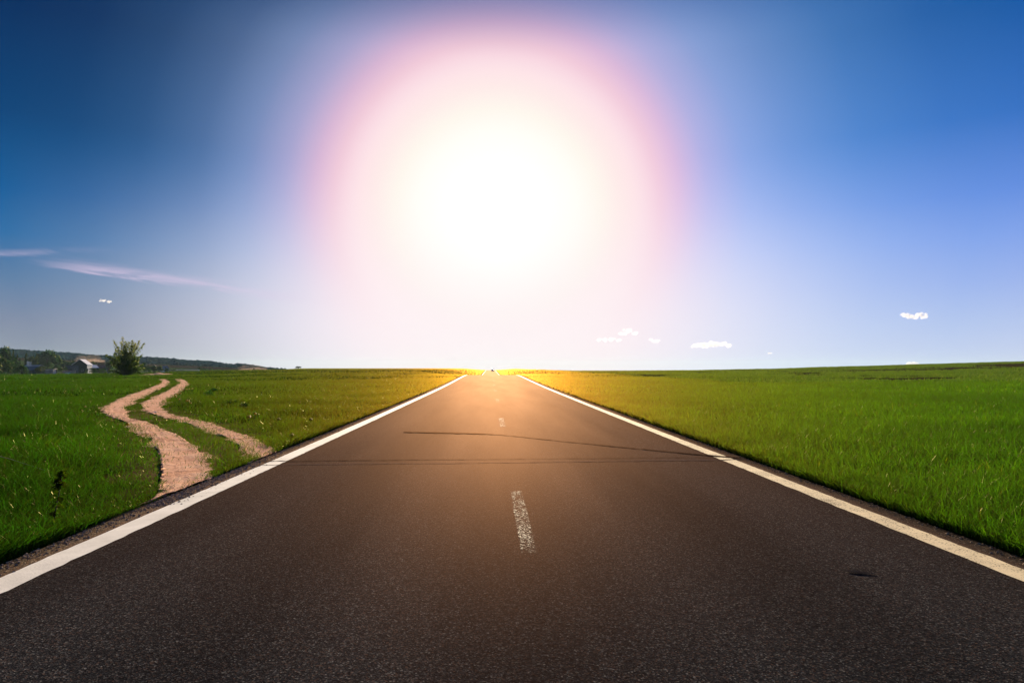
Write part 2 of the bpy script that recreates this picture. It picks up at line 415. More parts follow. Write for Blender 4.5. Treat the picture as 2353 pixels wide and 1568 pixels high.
for k in range(45):
    y0 = 5.55 + k * 11.55
    ys = np.linspace(y0, y0 + 2.72, 12)
    Vv, Qd = road_strip(.25, .385, .006, ys, 3, jag=.004)
    if 112 < y0 < 230: continue
    tag(link('centre_dash_marking', tri_mesh('centre_dash', Vv, Qd, smooth=True), P_DASH if k < 1 else P_FAINT), None, None, None, 'structure')
# seams and a curved dark streak that paints a cast shadow on the road
def road_streak_mat(name, c, k):
    m, nt, out = new_mat(name); L = nt.links.new
    g = N(nt, 'ShaderNodeNewGeometry'); no = N(nt, 'ShaderNodeTexNoise', inp={'Scale': 14.0, 'Detail': 5.0}); L(g.outputs['Position'], no.inputs['Vector'])
    r = ramp(nt, [(.3, tuple(x * .6 for x in c)), (.7, tuple(x * 1.5 for x in c))]); L(no.outputs['Fac'], r.inputs['Fac'])
    d = N(nt, 'ShaderNodeBsdfDiffuse'); L(r.outputs[0], d.inputs['Color'])
    gl = N(nt, 'ShaderNodeBsdfGlossy', inp={'Color': (1.0, .55, .28, 1), 'Roughness': .62})
    lw = N(nt, 'ShaderNodeLayerWeight', inp={'Blend': .5}); pw = N(nt, 'ShaderNodeMath', operation='POWER', inp={1: 8.0}); L(lw.outputs['Facing'], pw.inputs[0])
    ml = N(nt, 'ShaderNodeMath', operation='MULTIPLY', inp={1: k}); L(pw.outputs[0], ml.inputs[0])
    ms = N(nt, 'ShaderNodeMixShader'); L(ml.outputs[0], ms.inputs[0]); L(d.outputs[0], ms.inputs[1]); L(gl.outputs[0], ms.inputs[2]); L(ms.outputs[0], out.inputs['Surface'])
    return m
tar_shadow = road_streak_mat('bitumen_and_shadow', (.016, .015, .015), .062); pale_seam = road_streak_mat('seam_grit', (.06, .06, .075), .055); stain = road_streak_mat('oil_stain', (.014, .016, .021), .05)  # first one serves the tar seam and the painted shadow streak
def ribbon(name, pts, widths, dz, mat):
    P = np.array(pts, float); n = 90
    t = np.linspace(0, 1, len(P)); tt = np.linspace(0, 1, n)
    def cub(v):
        return np.interp(tt, t, v)
    X = cub(P[:, 0]); Y = cub(P[:, 1]); W = cub(np.array(widths))
    k = np.ones(13) / 13
    for arr in (X, Y, W):
        pad = np.pad(arr, 6, mode='reflect', reflect_type='odd'); arr[:] = np.convolve(pad, k, 'valid')
    Y = Y + rng.normal(0, .014, n) + np.cumsum(rng.normal(0, .006, n)) * .5
    W = W * np.clip(1 + rng.normal(0, .22, n), .4, 1.8)
    Vv = []
    for f in (-.5, .5):
        yy = Y + f * W
        zz = road_z(yy) + dz - .012 * ((X - RX) / RHALF) ** 2
        Vv.append(np.stack([X, yy, zz], 1))
    Vv = np.concatenate(Vv); i = np.arange(n - 1)
    Qd = np.stack([i, i + 1, i + 1 + n, i + n], 1)
    o = link(name, tri_mesh(name, Vv, Qd, smooth=True), mat); tag(o, kind='structure'); return o
ribbon('road_seam_line', [(-4.1 + RX + .2, 11.05), (0, 11.1), (4.1, 11.3)], [.045, .03, .02], .0095, tar_shadow)
ribbon('road_seam_line', [(-4.1 + RX + .2, 10.62), (0, 10.68), (4.1, 11.0)], [.03, .03, .04], .0095, pale_seam)
ribbon('road_shadow_line', [(-1.98, 15.75), (-.9, 15.5), (.23, 15.1), (1.25, 13.9), (2.25, 12.85), (3.1, 12.0), (4.13, 11.1)], [.14, .26, .09, .08, .08, .10, .16], .0105, tar_shadow)  # thin cast shadow laid on as a dark strip over asphalt and edge line
ribbon('road_patch_surface', [(2.60, 4.99), (2.69, 4.97), (2.79, 4.92)], [.015, .09, .02], .0085, stain)

def vnoise(X, Y, s, seed=0):
    r = np.random.default_rng(seed); G = r.random((64, 64))
    x = X / s; y = Y / s; xi = np.floor(x).astype(int); yi = np.floor(y).astype(int); fx = x - xi; fy = y - yi
    fx = fx * fx * (3 - 2 * fx); fy = fy * fy * (3 - 2 * fy)
    g = lambda a, b: G[a % 64, b % 64]
    return (g(xi, yi) * (1 - fx) + g(xi + 1, yi) * fx) * (1 - fy) + (g(xi, yi + 1) * (1 - fx) + g(xi + 1, yi + 1) * fx) * fy


# ------------------------------------------------------------------ dirt track (two ruts)
def R5(p, y=None):
    if y is not None: p = (p, y)
    return ((p[0] / 2.139) / 1.4881, (p[1] / 2.139 + 1250) / 1.4881)
LRL = [(1120, 1060), (1130, 985), (1172, 945), (1165, 890), (1195, 800), (1180, 700), (1155, 600), (1110, 530), (1040, 480), (960, 430), (890, 400), (810, 375), (765, 345), (772, 310), (830, 268), (920, 228), (1010, 197), (1100, 163), (1165, 135), (1192, 118), (1165, 99)]
LRR = [(1560, 880), (1520, 815), (1475, 750), (1480, 680), (1430, 620), (1380, 575), (1310, 520), (1200, 480), (1130, 440), (1060, 415), (1000, 405), (930, 380), (892, 340), (905, 308), (955, 265), (1040, 225), (1120, 187), (1190, 157), (1242, 121), (1205, 99)]
RRL = [(1960, 740), (1875, 668), (1800, 620), (1700, 555), (1620, 510), (1540, 480), (1430, 440), (1330, 410), (1230, 385), (1150, 365), (1090, 340), (1050, 310), (1032, 280), (1110, 245), (1190, 205), (1260, 165), (1310, 136), (1322, 120), (1285, 99)]
RRR = [(2080, 670), (1990, 612), (1900, 578), (1830, 540), (1720, 495), (1610, 455), (1500, 425), (1400, 400), (1300, 375), (1220, 355), (1180, 330), (1167, 290), (1222, 245), (1292, 195), (1352, 152), (1386, 130), (1342, 105), (1320, 99)]
def resample(P, n):
    P = np.array(P, float); d = np.r_[0, np.cumsum(np.linalg.norm(np.diff(P, axis=0), axis=1))]; t = np.linspace(0, d[-1], n)
    return np.stack([np.interp(t, d, P[:, 0]), np.interp(t, d, P[:, 1])], 1)
m, nt, out = new_mat('dirt'); L = nt.links.new
g = N(nt, 'ShaderNodeNewGeometry')
n1 = N(nt, 'ShaderNodeTexNoise', inp={'Scale': 2.2, 'Detail': 10.0, 'Roughness': .74}); L(g.outputs['Position'], n1.inputs['Vector'])
n2 = N(nt, 'ShaderNodeTexVoronoi', inp={'Scale': 22.0}); L(g.outputs['Position'], n2.inputs['Vector'])
r1 = ramp(nt, [(.30, (.48, .24, .145)), (.45, (.86, .50, .345)), (.72, (.95, .67, .50))]); L(n1.outputs['Fac'], r1.inputs['Fac'])
p = N(nt, 'ShaderNodeBsdfPrincipled', inp={'Roughness': 1.0, 'Specular IOR Level': 0.0}); L(r1.outputs[0], p.inputs['Base Color'])
b1 = N(nt, 'ShaderNodeBump', inp={'Strength': 1.0, 'Distance': .12}); L(n1.outputs['Fac'], b1.inputs['Height'])
b2 = N(nt, 'ShaderNodeBump', inp={'Strength': .3, 'Distance': .02}); L(n2.outputs['Distance'], b2.inputs['Height']); L(b1.outputs[0], b2.inputs['Normal'])
L(b2.outputs[0], p.inputs['Normal']); L(p.outputs[0], out.inputs['Surface'])
DIRT = m
RUT_POLYS = []
for A, B in ((LRL, LRR), (RRL, RRR)):
    A2 = [R5(q) for q in A]; B2 = [R5(q) for q in B]
    RUT_POLYS.append(np.array(A2 + B2[::-1]))
    ga = np.array([ground_at(*q)[:2] for q in resample(A2, 120)]); gb = np.array([ground_at(*q)[:2] for q in resample(B2, 120)])
    ga = resample(ga, 520); gb = resample(gb, 520)
    nw = 22; f = np.linspace(-.09, 1.09, nw)
    wav = [np.convolve(rng.normal(0, .30, 520 + 14), np.ones(15) / 15, 'valid') for _ in range(2)]
    jag = rng.normal(0, .04, (520, 2)) + wav[0][:, None]
    P2 = ga[:, None, :] + (gb - ga)[:, None, :] * f[None, :, None]
    P2[:, 0, :] += jag; P2[:, -1, :] += rng.normal(0, .04, (520, 2)) + wav[1][:, None]
    P2[..., 0] = np.minimum(P2[..., 0], RX - RHALF + .012)
    Z = terrain(P2[..., 0], P2[..., 1]) + .024 + rng.normal(0, .004, P2.shape[:2]) + .024 * (vnoise(P2[..., 0], P2[..., 1], .33, 21) - .5) + .014 * (vnoise(P2[..., 0], P2[..., 1], .11, 22) - .5) - .02 * 0
    Z[:, 0] -= .016; Z[:, -1] -= .016
    Vv = np.concatenate([P2, Z[..., None]], 2).reshape(-1, 3)
    i = np.arange(520 * nw).reshape(520, nw)
    Qd = np.stack([i[:-1, :-1].ravel(), i[:-1, 1:].ravel(), i[1:, 1:].ravel(), i[1:, :-1].ravel()], 1)
    tag(link('dirt_track_path', tri_mesh('dirt_track', Vv, Qd, smooth=True), DIRT), kind='structure')
def in_poly(P, poly):
    x, y = P[:, 0], P[:, 1]; ins = np.zeros(len(P), bool); j = len(poly) - 1
    for i in range(len(poly)):
        xi, yi = poly[i]; xj, yj = poly[j]
        c = ((yi > y) != (yj > y)) & (x < (xj - xi) * (y - yi) / (yj - yi + 1e-12) + xi)
        ins ^= c; j = i
    return ins
# distance field to rut edges in ground coords
RUT_PTS = np.concatenate([np.array([ground_at(*q)[:2] for q in resample(pp, 160)]) for pp in RUT_POLYS])
_gp = np.stack([GX[LAND_NEAR[:, 0], LAND_NEAR[:, 1]], GY[LAND_NEAR[:, 0], LAND_NEAR[:, 1]]], 1)
_dm = np.full(len(_gp), 9.0)
for _c in range(0, len(RUT_PTS), 20):
    _dm = np.minimum(_dm, np.min(np.hypot(_gp[:, None, 0] - RUT_PTS[None, _c:_c + 20, 0], _gp[:, None, 1] - RUT_PTS[None, _c:_c + 20, 1]), 1))
_w = (1 - ss(.12, .4, _dm))[:, None]
C[LAND_NEAR[:, 0], LAND_NEAR[:, 1], :3] = C[LAND_NEAR[:, 0], LAND_NEAR[:, 1], :3] * (1 - _w) + np.array([.22, .135, .08]) * _w
gme.attributes['land'].data.foreach_set('color', C.reshape(-1))
MEDIAN_POLY = np.array([R5(q) for q in LRR[2:]] + [R5(q) for q in RRL[::-1]])

# earth heap beside the lone shrub
hp = ground_at(R5((1010, 0))[0], 861.5)
bm = bmesh.new(); bmesh.ops.create_grid(bm, x_segments=40, y_segments=24, size=1)
for v in bm.verts:
    x, y = v.co.x, v.co.y
    r = math.hypot(x, y)
    h = max(0, 1 - r) ** .8 * (1 + .35 * math.sin(7 * x + 2) * math.cos(5 * y))
    v.co = Vector((x * 3.0, y * 2.6, h * .34 - .05 + random.gauss(0, .025)))
bm_o = bm_obj('earth_heap', bm, DIRT, smooth=True); bm_o.location = (hp.x + 1.9, hp.y + 4, float(terrain(hp.x + 1.9, hp.y + 4)))
tag(bm_o, 'low heap of bare reddish earth beside the lone leafy shrub', 'earth heap')

# ------------------------------------------------------------------ grass
def blades(P, h, w, lean, az, tint, seg=2):
    """P (n,3) roots -> one triangle mesh; every blade tapers and bends"""
    n = len(P)
    yaw = rng.uniform(0, 2 * math.pi, n)
    side = np.stack([np.cos(yaw), np.sin(yaw), np.zeros(n)], 1) * (w / 2)[:, None]
    ld = np.stack([np.cos(az), np.sin(az), np.zeros(n)], 1)
    rows = []
    for k in range(seg):
        t = k / seg
        c = P + ld * (h * lean * t * t)[:, None]; c = c + np.array([0, 0, 1.0]) * (h * (t - .28 * lean * t * t))[:, None]
        wv = (1 - .45 * t) * (.75 if k == 0 else 1.0)
        rows += [c - side * wv, c + side * wv]
    tip = P + ld * (h * lean)[:, None] + np.array([0, 0, 1.0]) * (h * (1 - .28 * lean))[:, None]
    rows.append(tip)
    K = 2 * seg + 1
    V = np.stack(rows, 1).reshape(-1, 3)
    b = (np.arange(n) * K)[:, None]
    T = []
    for k in range(seg - 1):
        o = 2 * k; T += [b + np.array([[o, o + 1, o + 3]]), b + np.array([[o, o + 3, o + 2]])]
    o = 2 * (seg - 1); T.append(b + np.array([[o, o + 1, o + 2]]))
    T = np.concatenate(T, 0)
    return V, T, np.repeat(tint, K)

def sample_band(y0, y1, dens, ulo, uhi):
    area = (uhi - ulo) * (y1 ** 2 - y0 ** 2) / 2
    n = int(area * dens)
    Y = np.sqrt(rng.uniform(y0 ** 2, y1 ** 2, n)); X = rng.uniform(ulo, uhi, n) * Y
    return X, Y
M_WHEAT = leaf_mat('young_wheat', [(0, (.003, .018, .001)), (.5, (.009, .046, .001)), (.85, (.030, .082, .001)), (1, (.10, .11, .006))],
                   [(0, (.004, .055, .0003)), (.5, (.020, .150, .0005)), (.85, (.090, .28, .0006)), (1, (.30, .30, .004))], .6, .008, .3, .5, .12, through=.15, through_col=(.95, .42, .075, 1), through_w=.058)
M_MEADOW = leaf_mat('meadow_grass', [(0, (.001, .012, .002)), (.5, (.003, .026, .002)), (.85, (.014, .048, .003)), (.97, (.05, .065, .006)), (1, (.22, .18, .09))],
                    [(0, (.001, .034, .0012)), (.5, (.003, .085, .0018)), (.85, (.022, .175, .0018)), (.97, (.14, .20, .004)), (1, (.3, .26, .1))], .55, .009, .24, .5, .2, through=.14, through_col=(.88, .46, .05, 1), through_w=.042)
# bands: y0, y1, density, width, segments
bands = [(3.2, 9, 1500, .0062, 3), (9, 18, 620, .0085, 3), (18, 36, 240, .015, 2), (36, 75, 60, .03, 2), (75, 130, 13, .06, 1), (130, 260, 2.2, .15, 1)]
def build_side(name, side, mat):
    Vs, Ts, Cs, off = [], [], [], 0
    for (y0, y1, dn, w0, seg) in bands:
        X, Y = sample_band(y0, y1, dn, *((-.84, 0.0) if side < 0 else (0.0, .86)))
        keep = np.abs(X - RX) > RHALF - .02
        if side > 0: keep &= ~((X > 22 + .6 * np.sin(Y * .3)) & (Y > 62 + .4 * np.sin(X * .4)))
        X, Y = X[keep], Y[keep]
        if y0 < 36:          # thicker fringe along the edge of the asphalt
            ne = {3.2: 9000, 9: 9000, 18: 7000}[y0]
            ye = rng.uniform(y0, y1, ne); xe = RX + side * (RHALF - .01 + rng.exponential(.14 if side < 0 else .3, ne))
            X = np.concatenate([X, xe]); Y = np.concatenate([Y, ye])
        Z = terrain(X, Y)
        P = np.stack([X, Y, Z], 1)
        n = len(P)
        hmul = np.ones(n)
        if side < 0 and y0 < 100:
            px = project(P)
            keep = np.ones(n, bool)
            jit = px + rng.normal(0, 1.0, px.shape) * (60 / np.maximum(Y, 6))[:, None] * 1.5
            sprig = rng.random(n) < .04
            for poly in RUT_POLYS: keep &= ~in_poly(jit, poly) | sprig
            med = in_poly(px, MEDIAN_POLY)
            P, px, med = P[keep], px[keep], med[keep]; n = len(P)
            d = np.full(n, 9.0)
            for c in range(0, len(RUT_PTS), 40):
                dd = np.min(np.hypot(P[:, None, 0] - RUT_PTS[None, c:c + 40, 0], P[:, None, 1] - RUT_PTS[None, c:c + 40, 1]), 1)
                d = np.minimum(d, dd)
            hmul = .38 + .62 * ss(.1, 1.3, d)
            hmul = np.where(med, np.minimum(hmul, .5), hmul)
        X, Y = P[:, 0], P[:, 1]
        cl = vnoise(X, Y, 1.1, 3) * .6 + vnoise(X, Y, 4.3, 4) * .4
        if side > 0:
            h = rng.normal(.215, .05, n) * (.7 + .6 * cl)
        else:
            h = rng.normal(.175, .055, n) * (.45 + 1.1 * cl) * hmul
            h *= 1 + .75 * ss(.55, .8, vnoise(X, Y, 2.1, 31)); h *= np.where(Y > 30, .8, 1)
        ed = ss(0, .5, np.abs(X - RX) - RHALF)
        h = np.clip(h * (.7 + .3 * ed), .03, .6)
        w = w0 * rng.uniform(.6, 1.35, n)
        lean = np.abs(rng.normal((.62 if side > 0 else .75), .33, n))
        az = rng.uniform(0, 2 * math.pi, n)
        tint = np.clip(rng.beta(2.2, 2.2, n) * .75 + .12 + (cl - .5) * .3, 0, .93)
        dry = rng.random(n) < (.006 if side > 0 else .014); tint = np.where(dry, rng.uniform(.93, 1, n), tint)
        Vv, T, t = blades(P, h, w, lean, az, tint, seg)
        Vs.append(Vv); Ts.append(T + off); Cs.append(t); off += len(Vv)
    me = tri_mesh(name, np.concatenate(Vs), np.concatenate(Ts), np.concatenate(Cs))
    print(name, len(me.polygons))
    return tag(link(name, me, mat), kind='stuff')
build_side('meadow_grass', -1, M_MEADOW)
build_side('wheat_grass', 1, M_WHEAT)

# grit and small stones shed on the gravelly shoulders and at the mouths of the ruts
ng = 5200
gY = np.concatenate([4 + 36 * rng.random(3000) ** 1.6, rng.uniform(5, 22, 1000), 7.6 + np.abs(rng.normal(0, 1.1, 800)), 10.2 + rng.normal(0, .7, 400)])
gX = np.concatenate([RX - RHALF + .02 + np.abs(rng.normal(0, .09, 3000)), RX + RHALF - .02 - np.abs(rng.normal(0, .07, 1000)), RX - RHALF + np.abs(rng.normal(0, .16, 800)), RX - RHALF + np.abs(rng.normal(0, .14, 400))])
bm = bmesh.new(); bmesh.ops.create_icosphere(bm, subdivisions=1, radius=1); iv = np.array([v.co[:] for v in bm.verts]); it = np.array([[v.index for v in f.verts] for f in bm.faces]); bm.free()
gr = rng.uniform(.003, .010, ng) * rng.uniform(.6, 1.3, ng)
gz = road_z(gY) - .012 * ((gX - RX) / RHALF) ** 2
VV = iv[None] * (1 + rng.normal(0, .2, (ng, len(iv), 1))) * gr[:, None, None] * np.array([1.2, 1.2, .8]) + np.stack([gX, gY, gz + gr * .4], 1)[:, None, :]
TT = it[None] + (np.arange(ng) * len(iv))[:, None, None]
tag(link('gravel', tri_mesh('gravel', VV.reshape(-1, 3), TT.reshape(-1, 3)), simple('grit', (.34, .25, .18), .95, .0, .5, 12)), kind='stuff')

# row crop on the right beyond the wheat
M_ROW = leaf_mat('row_crop', [(0, (.022, .060, .012)), (.6, (.045, .09, .014)), (1, (.10, .12, .03))], [(0, (.03, .11, .006)), (.6, (.09, .2, .01)), (1, (.2, .26, .03))], .5, .01, .45, .5, .1, through=.075, through_col=(.9, .45, .05, 1), through_w=.05)
rowsP = []
for k, yr in enumerate(np.concatenate([np.arange(63.5, 130, 4.2), np.arange(130, 262, 7.0)])):
    X0, X1 = 22.3, .88 * yr + 8
    n = int((X1 - X0) * (17 if yr < 130 else 12))
    X = rng.uniform(X0, X1, n); Y = yr + X * .02 + rng.normal(0, .55 if yr < 130 else .9, n)
    gap = vnoise(X, Y, 5.0, 9) * .6 + vnoise(X, Y, 19.0, 10) * .4
    kp = gap > .40; rowsP.append(np.stack([X[kp], Y[kp]], 1))
rp = np.concatenate(rowsP); kp = rp[:, 0] > 22; rp = rp[kp]
P = np.stack([rp[:, 0], rp[:, 1], terrain(rp[:, 0], rp[:, 1])], 1)
P = np.repeat(P, 4, 0); P[:, :2] += rng.normal(0, .16, (len(P), 2)); n = len(P)
Vv, T, t = blades(P, rng.uniform(.14, .34, n), rng.uniform(.09, .2, n), np.abs(rng.normal(.6, .3, n)), rng.uniform(0, 6.28, n), rng.beta(2, 2, n), 1)
tag(link('row_crop_leaves', tri_mesh('row_crop', Vv, T, t), M_ROW), kind='stuff')
# crop on the far crests around the road
def crest_crop(name, ulo, uhi, y0, y1, dens, mat):
    X, Y = sample_band(y0, y1, dens, ulo, uhi)
    kp = np.abs(X - RX) > RHALF + .3; X, Y = X[kp], Y[kp]; n = len(X)
    P = np.stack([X, Y, terrain(X, Y)], 1)
    Vv, T, t = blades(P, rng.uniform(.2, .5, n), rng.uniform(.2, .45, n), np.abs(rng.normal(.4, .3, n)), rng.uniform(0, 6.28, n), rng.beta(2, 2, n), 1)
    tag(link(name, tri_mesh(name, Vv, T, t), mat), kind='stuff')
crest_crop('distant_grass', -.30, .14, 255, 600, .55, M_WHEAT)

# ------------------------------------------------------------------ leaves, trees, shrubs
def leaf_quads(C, size, up=.35):
    """small rhombic leaves at centres C"""
    n = len(C)
    nrm = rng.normal(0, 1, (n, 3)); nrm[:, 2] += up; nrm /= np.linalg.norm(nrm, axis=1)[:, None]
    a = np.cross(nrm, rng.normal(0, 1, (n, 3))); a /= np.linalg.norm(a, axis=1)[:, None] + 1e-9
    b = np.cross(nrm, a)
    s = size * rng.uniform(.6, 1.3, n)
    L_, W_ = (a * s[:, None]), (b * (s * .62)[:, None])
    V = np.stack([C - L_, C + W_ * .9 - L_ * .1, C + L_, C - W_ * .9 - L_ * .1], 1).reshape(-1, 3)
    i = (np.arange(n) * 4)[:, None]
    T = np.concatenate([i + np.array([[0, 1, 2]]), i + np.array([[0, 2, 3]])], 0)
    return V, T
BARK = simple('bark', (.075, .055, .04), .9, .1, .4, 6, .5)
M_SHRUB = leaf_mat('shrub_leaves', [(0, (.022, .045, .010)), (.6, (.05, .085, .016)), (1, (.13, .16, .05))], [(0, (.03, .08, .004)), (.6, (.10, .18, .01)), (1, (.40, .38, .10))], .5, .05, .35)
M_TREE = leaf_mat('tree_leaves', [(0, (.012, .035, .014)), (.6, (.022, .055, .018)), (1, (.045, .085, .022))], [(0, (.010, .045, .010)), (.6, (.02, .08, .014)), (1, (.05, .13, .02))], .35, .04, .45)
M_TREE2 = leaf_mat('tree_leaves_olive', [(0, (.024, .040, .018)), (.6, (.04, .06, .024)), (1, (.07, .09, .03))], [(0, (.02, .05, .012)), (.6, (.04, .08, .016)), (1, (.08, .13, .02))], .35, .04, .45)

# the lone shrub: fan of upright shoots, leaves strung along each of them
sb = ground_at(290, 862)
K = .00516 * sb.y / 118.0
tips = [(570, 130), (350, 240), (480, 285), (835, 240), (920, 290), (985, 330), (1220, 250), (1310, 335), (110, 690), (280, 520), (1140, 715), (1200, 880), (1240, 1040),
        (230, 720), (660, 265), (150, 860), (750, 290), (1045, 370), (1290, 1290), (250, 1230), (1110, 830), (730, 420), (560, 420), (1130, 440), (880, 420), (420, 440), (1170, 960),
        (330, 640), (1000, 620), (180, 1010), (1120, 1130), (600, 640), (800, 620), (450, 700), (960, 900), (330, 900), (700, 850), (860, 1050), (520, 1000), (1200, 1180), (380, 1120), (120, 900), (200, 1120), (300, 780), (1250, 1150), (1180, 1000), (300, 1280), (420, 1250), (1000, 1200), (860, 1250), (1080, 760), (420, 560), (760, 560), (900, 700), (600, 1150), (560, 850)]
par = empty('shrub', (sb.x, sb.y, sb.z - .03))
tag(par, 'lone leafy shrub with upright shoots standing by the dirt track', 'shrub')
stems, cen, tn = [], [], []
for (tx, ty) in tips:
    tip = np.array([(tx - 720) * K, random.uniform(-1.9, 1.9) * (1 if ty > 600 else .6), (1400 - ty) * K])
    b0 = np.array([random.uniform(-.35, .35), random.uniform(-.35, .35), 0])
    m1 = b0 + (tip - b0) * .35 + np.array([-(tip[0]) * .10, 0, tip[2] * .06])
    m2 = b0 + (tip - b0) * .7 + np.array([-(tip[0]) * .08, 0, tip[2] * .04])
    path = [b0, m1, m2, tip]
    stems.append(tube_arrays(path, [.075, .05, .03, .008], 5))
    n = 270
    t = rng.uniform(.16, 1.0, n) ** .62
    pts = np.stack([np.interp(t, [0, .35, .7, 1], [q[k] for q in path]) for k in range(3)], 1)
    spread = .09 + .42 * (1 - t)
    pts += rng.normal(0, 1, (n, 3)) * spread[:, None] * np.array([1, 1, .8])
    kp = pts[:, 2] > .15
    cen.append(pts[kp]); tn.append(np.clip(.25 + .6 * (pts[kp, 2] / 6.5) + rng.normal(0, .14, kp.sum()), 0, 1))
Vv, T = join(stems); link('stem', tri_mesh('shrub_stem', Vv, T, smooth=True), BARK, par)
cen = np.concatenate(cen); tn = np.concatenate(tn)
Vv, T = leaf_quads(cen, .105); link('crown', tri_mesh('shrub_crown', Vv, T, np.repeat(tn, 4)), M_SHRUB, par)

# village trees: a few moulds, copied with their parts
def make_tree_mesh(h, w, kind, seed):
    r = np.random.default_rng(seed)
    trunk_h = {'round': .22, 'tall': .12, 'conifer': .08, 'bush': .06}[kind] * h
    parts = [tube_arrays([(0, 0, -.3), (.05, 0, trunk_h), (.1, .05, h * .6), (.05, 0, h * .88)], [.03 * h, .024 * h, .014 * h, .003 * h], 6)]
    cen = []
    if kind == 'conifer':
        for k in range(16):
            t = k / 15; z = trunk_h + (h - trunk_h) * t; R = w * .5 * (1 - t) ** .85 + .12
            n = int(16 + 60 * (1 - t)); a = r.uniform(0, 6.28, n); rr = R * np.sqrt(r.uniform(.1, 1, n)) * (1 + .3 * np.sin(a * 4 + k))
            cen.append(np.stack([rr * np.cos(a), rr * np.sin(a), z - rr * .25 + r.normal(0, .12, n)], 1))
    else:
        nl = {'round': 17, 'tall': 13, 'bush': 11}[kind]
        for k in range(nl):
            if kind == 'tall':
                t = r.uniform(.15, .97); R = w * .5 * math.sin(math.pi * min(.95, .15 + t * .8)) * .8
                c = np.array([r.normal(0, .3) * R, r.normal(0, .3) * R, t * h]); s = np.array([R * .7, R * .7, h * .09])
            else:
                a = r.uniform(0, 6.28); e = r.uniform(-.35, 1.25) if kind == 'round' else r.uniform(-.1, 1.2)
                cz = h * (.60 if kind == 'round' else .42); R = w * .34; hz = h * (.30 if kind == 'round' else .40)
                c = np.array([R * math.cos(a) * math.cos(e), R * math.sin(a) * math.cos(e), cz + hz * math.sin(e)]) * r.uniform(.85, 1.1)
                s = np.array([w * .17, w * .17, h * .12]) * r.uniform(.7, 1.35)
                parts.append(tube_arrays([(0, 0, trunk_h), tuple(c * np.array([.5, .5, .75])), tuple(c)], [.012 * h, .007 * h, .002 * h], 4))
            n = 120
            d = r.normal(0, 1, (n, 3)); d /= np.linalg.norm(d, axis=1)[:, None]
            cen.append(c + d * s * (r.uniform(.35, 1.15, n) ** .6)[:, None])
    cen = np.concatenate(cen); cen[:, 2] = np.maximum(cen[:, 2], .1)
    V1, T1 = join(parts); V2, T2 = leaf_quads(cen, .04 * h + .06)
    tint = np.repeat(np.clip(r.beta(2, 2, len(cen)), 0, 1), 4)
    return tri_mesh('trunk', V1, T1, smooth=True), tri_mesh('crown', V2, T2, tint)
MOULDS = {}
for kind, hh, ww, nv in (('round', 10, 9, 3), ('tall', 10, 3.2, 2), ('conifer', 10, 4, 2), ('bush', 10, 13, 3)):
    for v in range(nv):
        for mi, mt in enumerate((M_TREE, M_TREE2)):
            a, b = make_tree_mesh(hh, ww, kind, 100 + v * 7 + len(kind)); a.materials.append(BARK); b.materials.append(mt)
            MOULDS[(kind, v, mi)] = (a, b)
def tree(kind, px, Y, ytop, width_px, label, group, cat='tree', v=0, olive=0, dz=0):
    """a tree at pixel column px and depth Y whose top reaches row ytop"""
    p = at_depth(px, Y)
    top = CAM_H + (842 - ytop) / FPX * Y
    h = top - p.z; w = width_px / FPX * Y
    base_w = {'round': 9, 'tall': 3.2, 'conifer': 4, 'bush': 13}[kind]
    name = {'round': 'broadleaf_tree', 'tall': 'poplar_tree', 'conifer': 'conifer_tree', 'bush': 'bush'}[kind]
    e = empty(name, (p.x, p.y, p.z)); a, b = MOULDS[(kind, v, olive)]
    rz = random.uniform(0, 6.28)
    e.rotation_euler = (0, 0, rz); sx = w / base_w * 1.0; e.scale = (sx, sx, h / 10)
    link('trunk', a, None, e); link('crown', b, None, e)
    tag(e, label, cat, group)
    return e
GV = 'trees and bushes around the village at the left'
GH = 'bushes along the yards in front of the village houses'
GF = 'small far trees beyond the field edge'
def z1(x, y): return x / 9.05 / 1.4881, (y / 9.05 + 1170) / 1.4881       # village zoom
def z2(x, y): return (x / 11.765 + 200) / 1.4881, (y / 11.765 + 1190) / 1.4881
def z3(x, y): return (x / 7.843 + 470) / 1.4881, (y / 7.843 + 1220) / 1.4881
def T1(kind, Z, x, ytop, w, scale, Y, label, group=GV, cat=None, **kw):
    c, r = Z(x, ytop); return tree(kind, c, Y, r, w / scale / 1.4881, label, group, cat or "tree", **kw)
S1, S2, S3 = 9.05, 11.765, 7.843
# big dark mass at the left border of the photo
T1('round', z1, -260, 260, 620, S1, 330, 'big dark tree cut by the left border of the photo', v=2)
T1('round', z1, 130, 190, 420, S1, 345, 'tall dark round tree highest in the clump at the left border', v=0)
T1('conifer', z1, 300, 300, 170, S1, 335, 'dark pointed conifer just right of the tallest round tree in the left clump', v=0)
T1('conifer', z1, 400, 250, 150, S1, 340, 'slim dark conifer at the right end of the left clump', v=1)
T1('round', z1, 490, 400, 150, S1, 350, 'small dark round tree right of the two conifers at left', v=1)
T1('bush', z1, 60, 420, 520, S1, 262, 'broad green bush in front of the dark trees at the left border', GV, 'bush', v=0)
T1('bush', z1, 350, 490, 470, S1, 258, 'broad green bush below the two dark conifers at left', GV, 'bush', v=1)
T1('bush', z1, 660, 620, 400, S1, 255, 'low dark bush left of the blue grey roof', GV, 'bush', v=2)
T1('bush', z1, -150, 620, 420, S1, 250, 'low green bush lowest at the left border of the photo', GV, 'bush', v=1)
T1('tall', z1, 610, 480, 90, S1, 420, 'small narrow dark tree left of the pale garden posts', v=0)
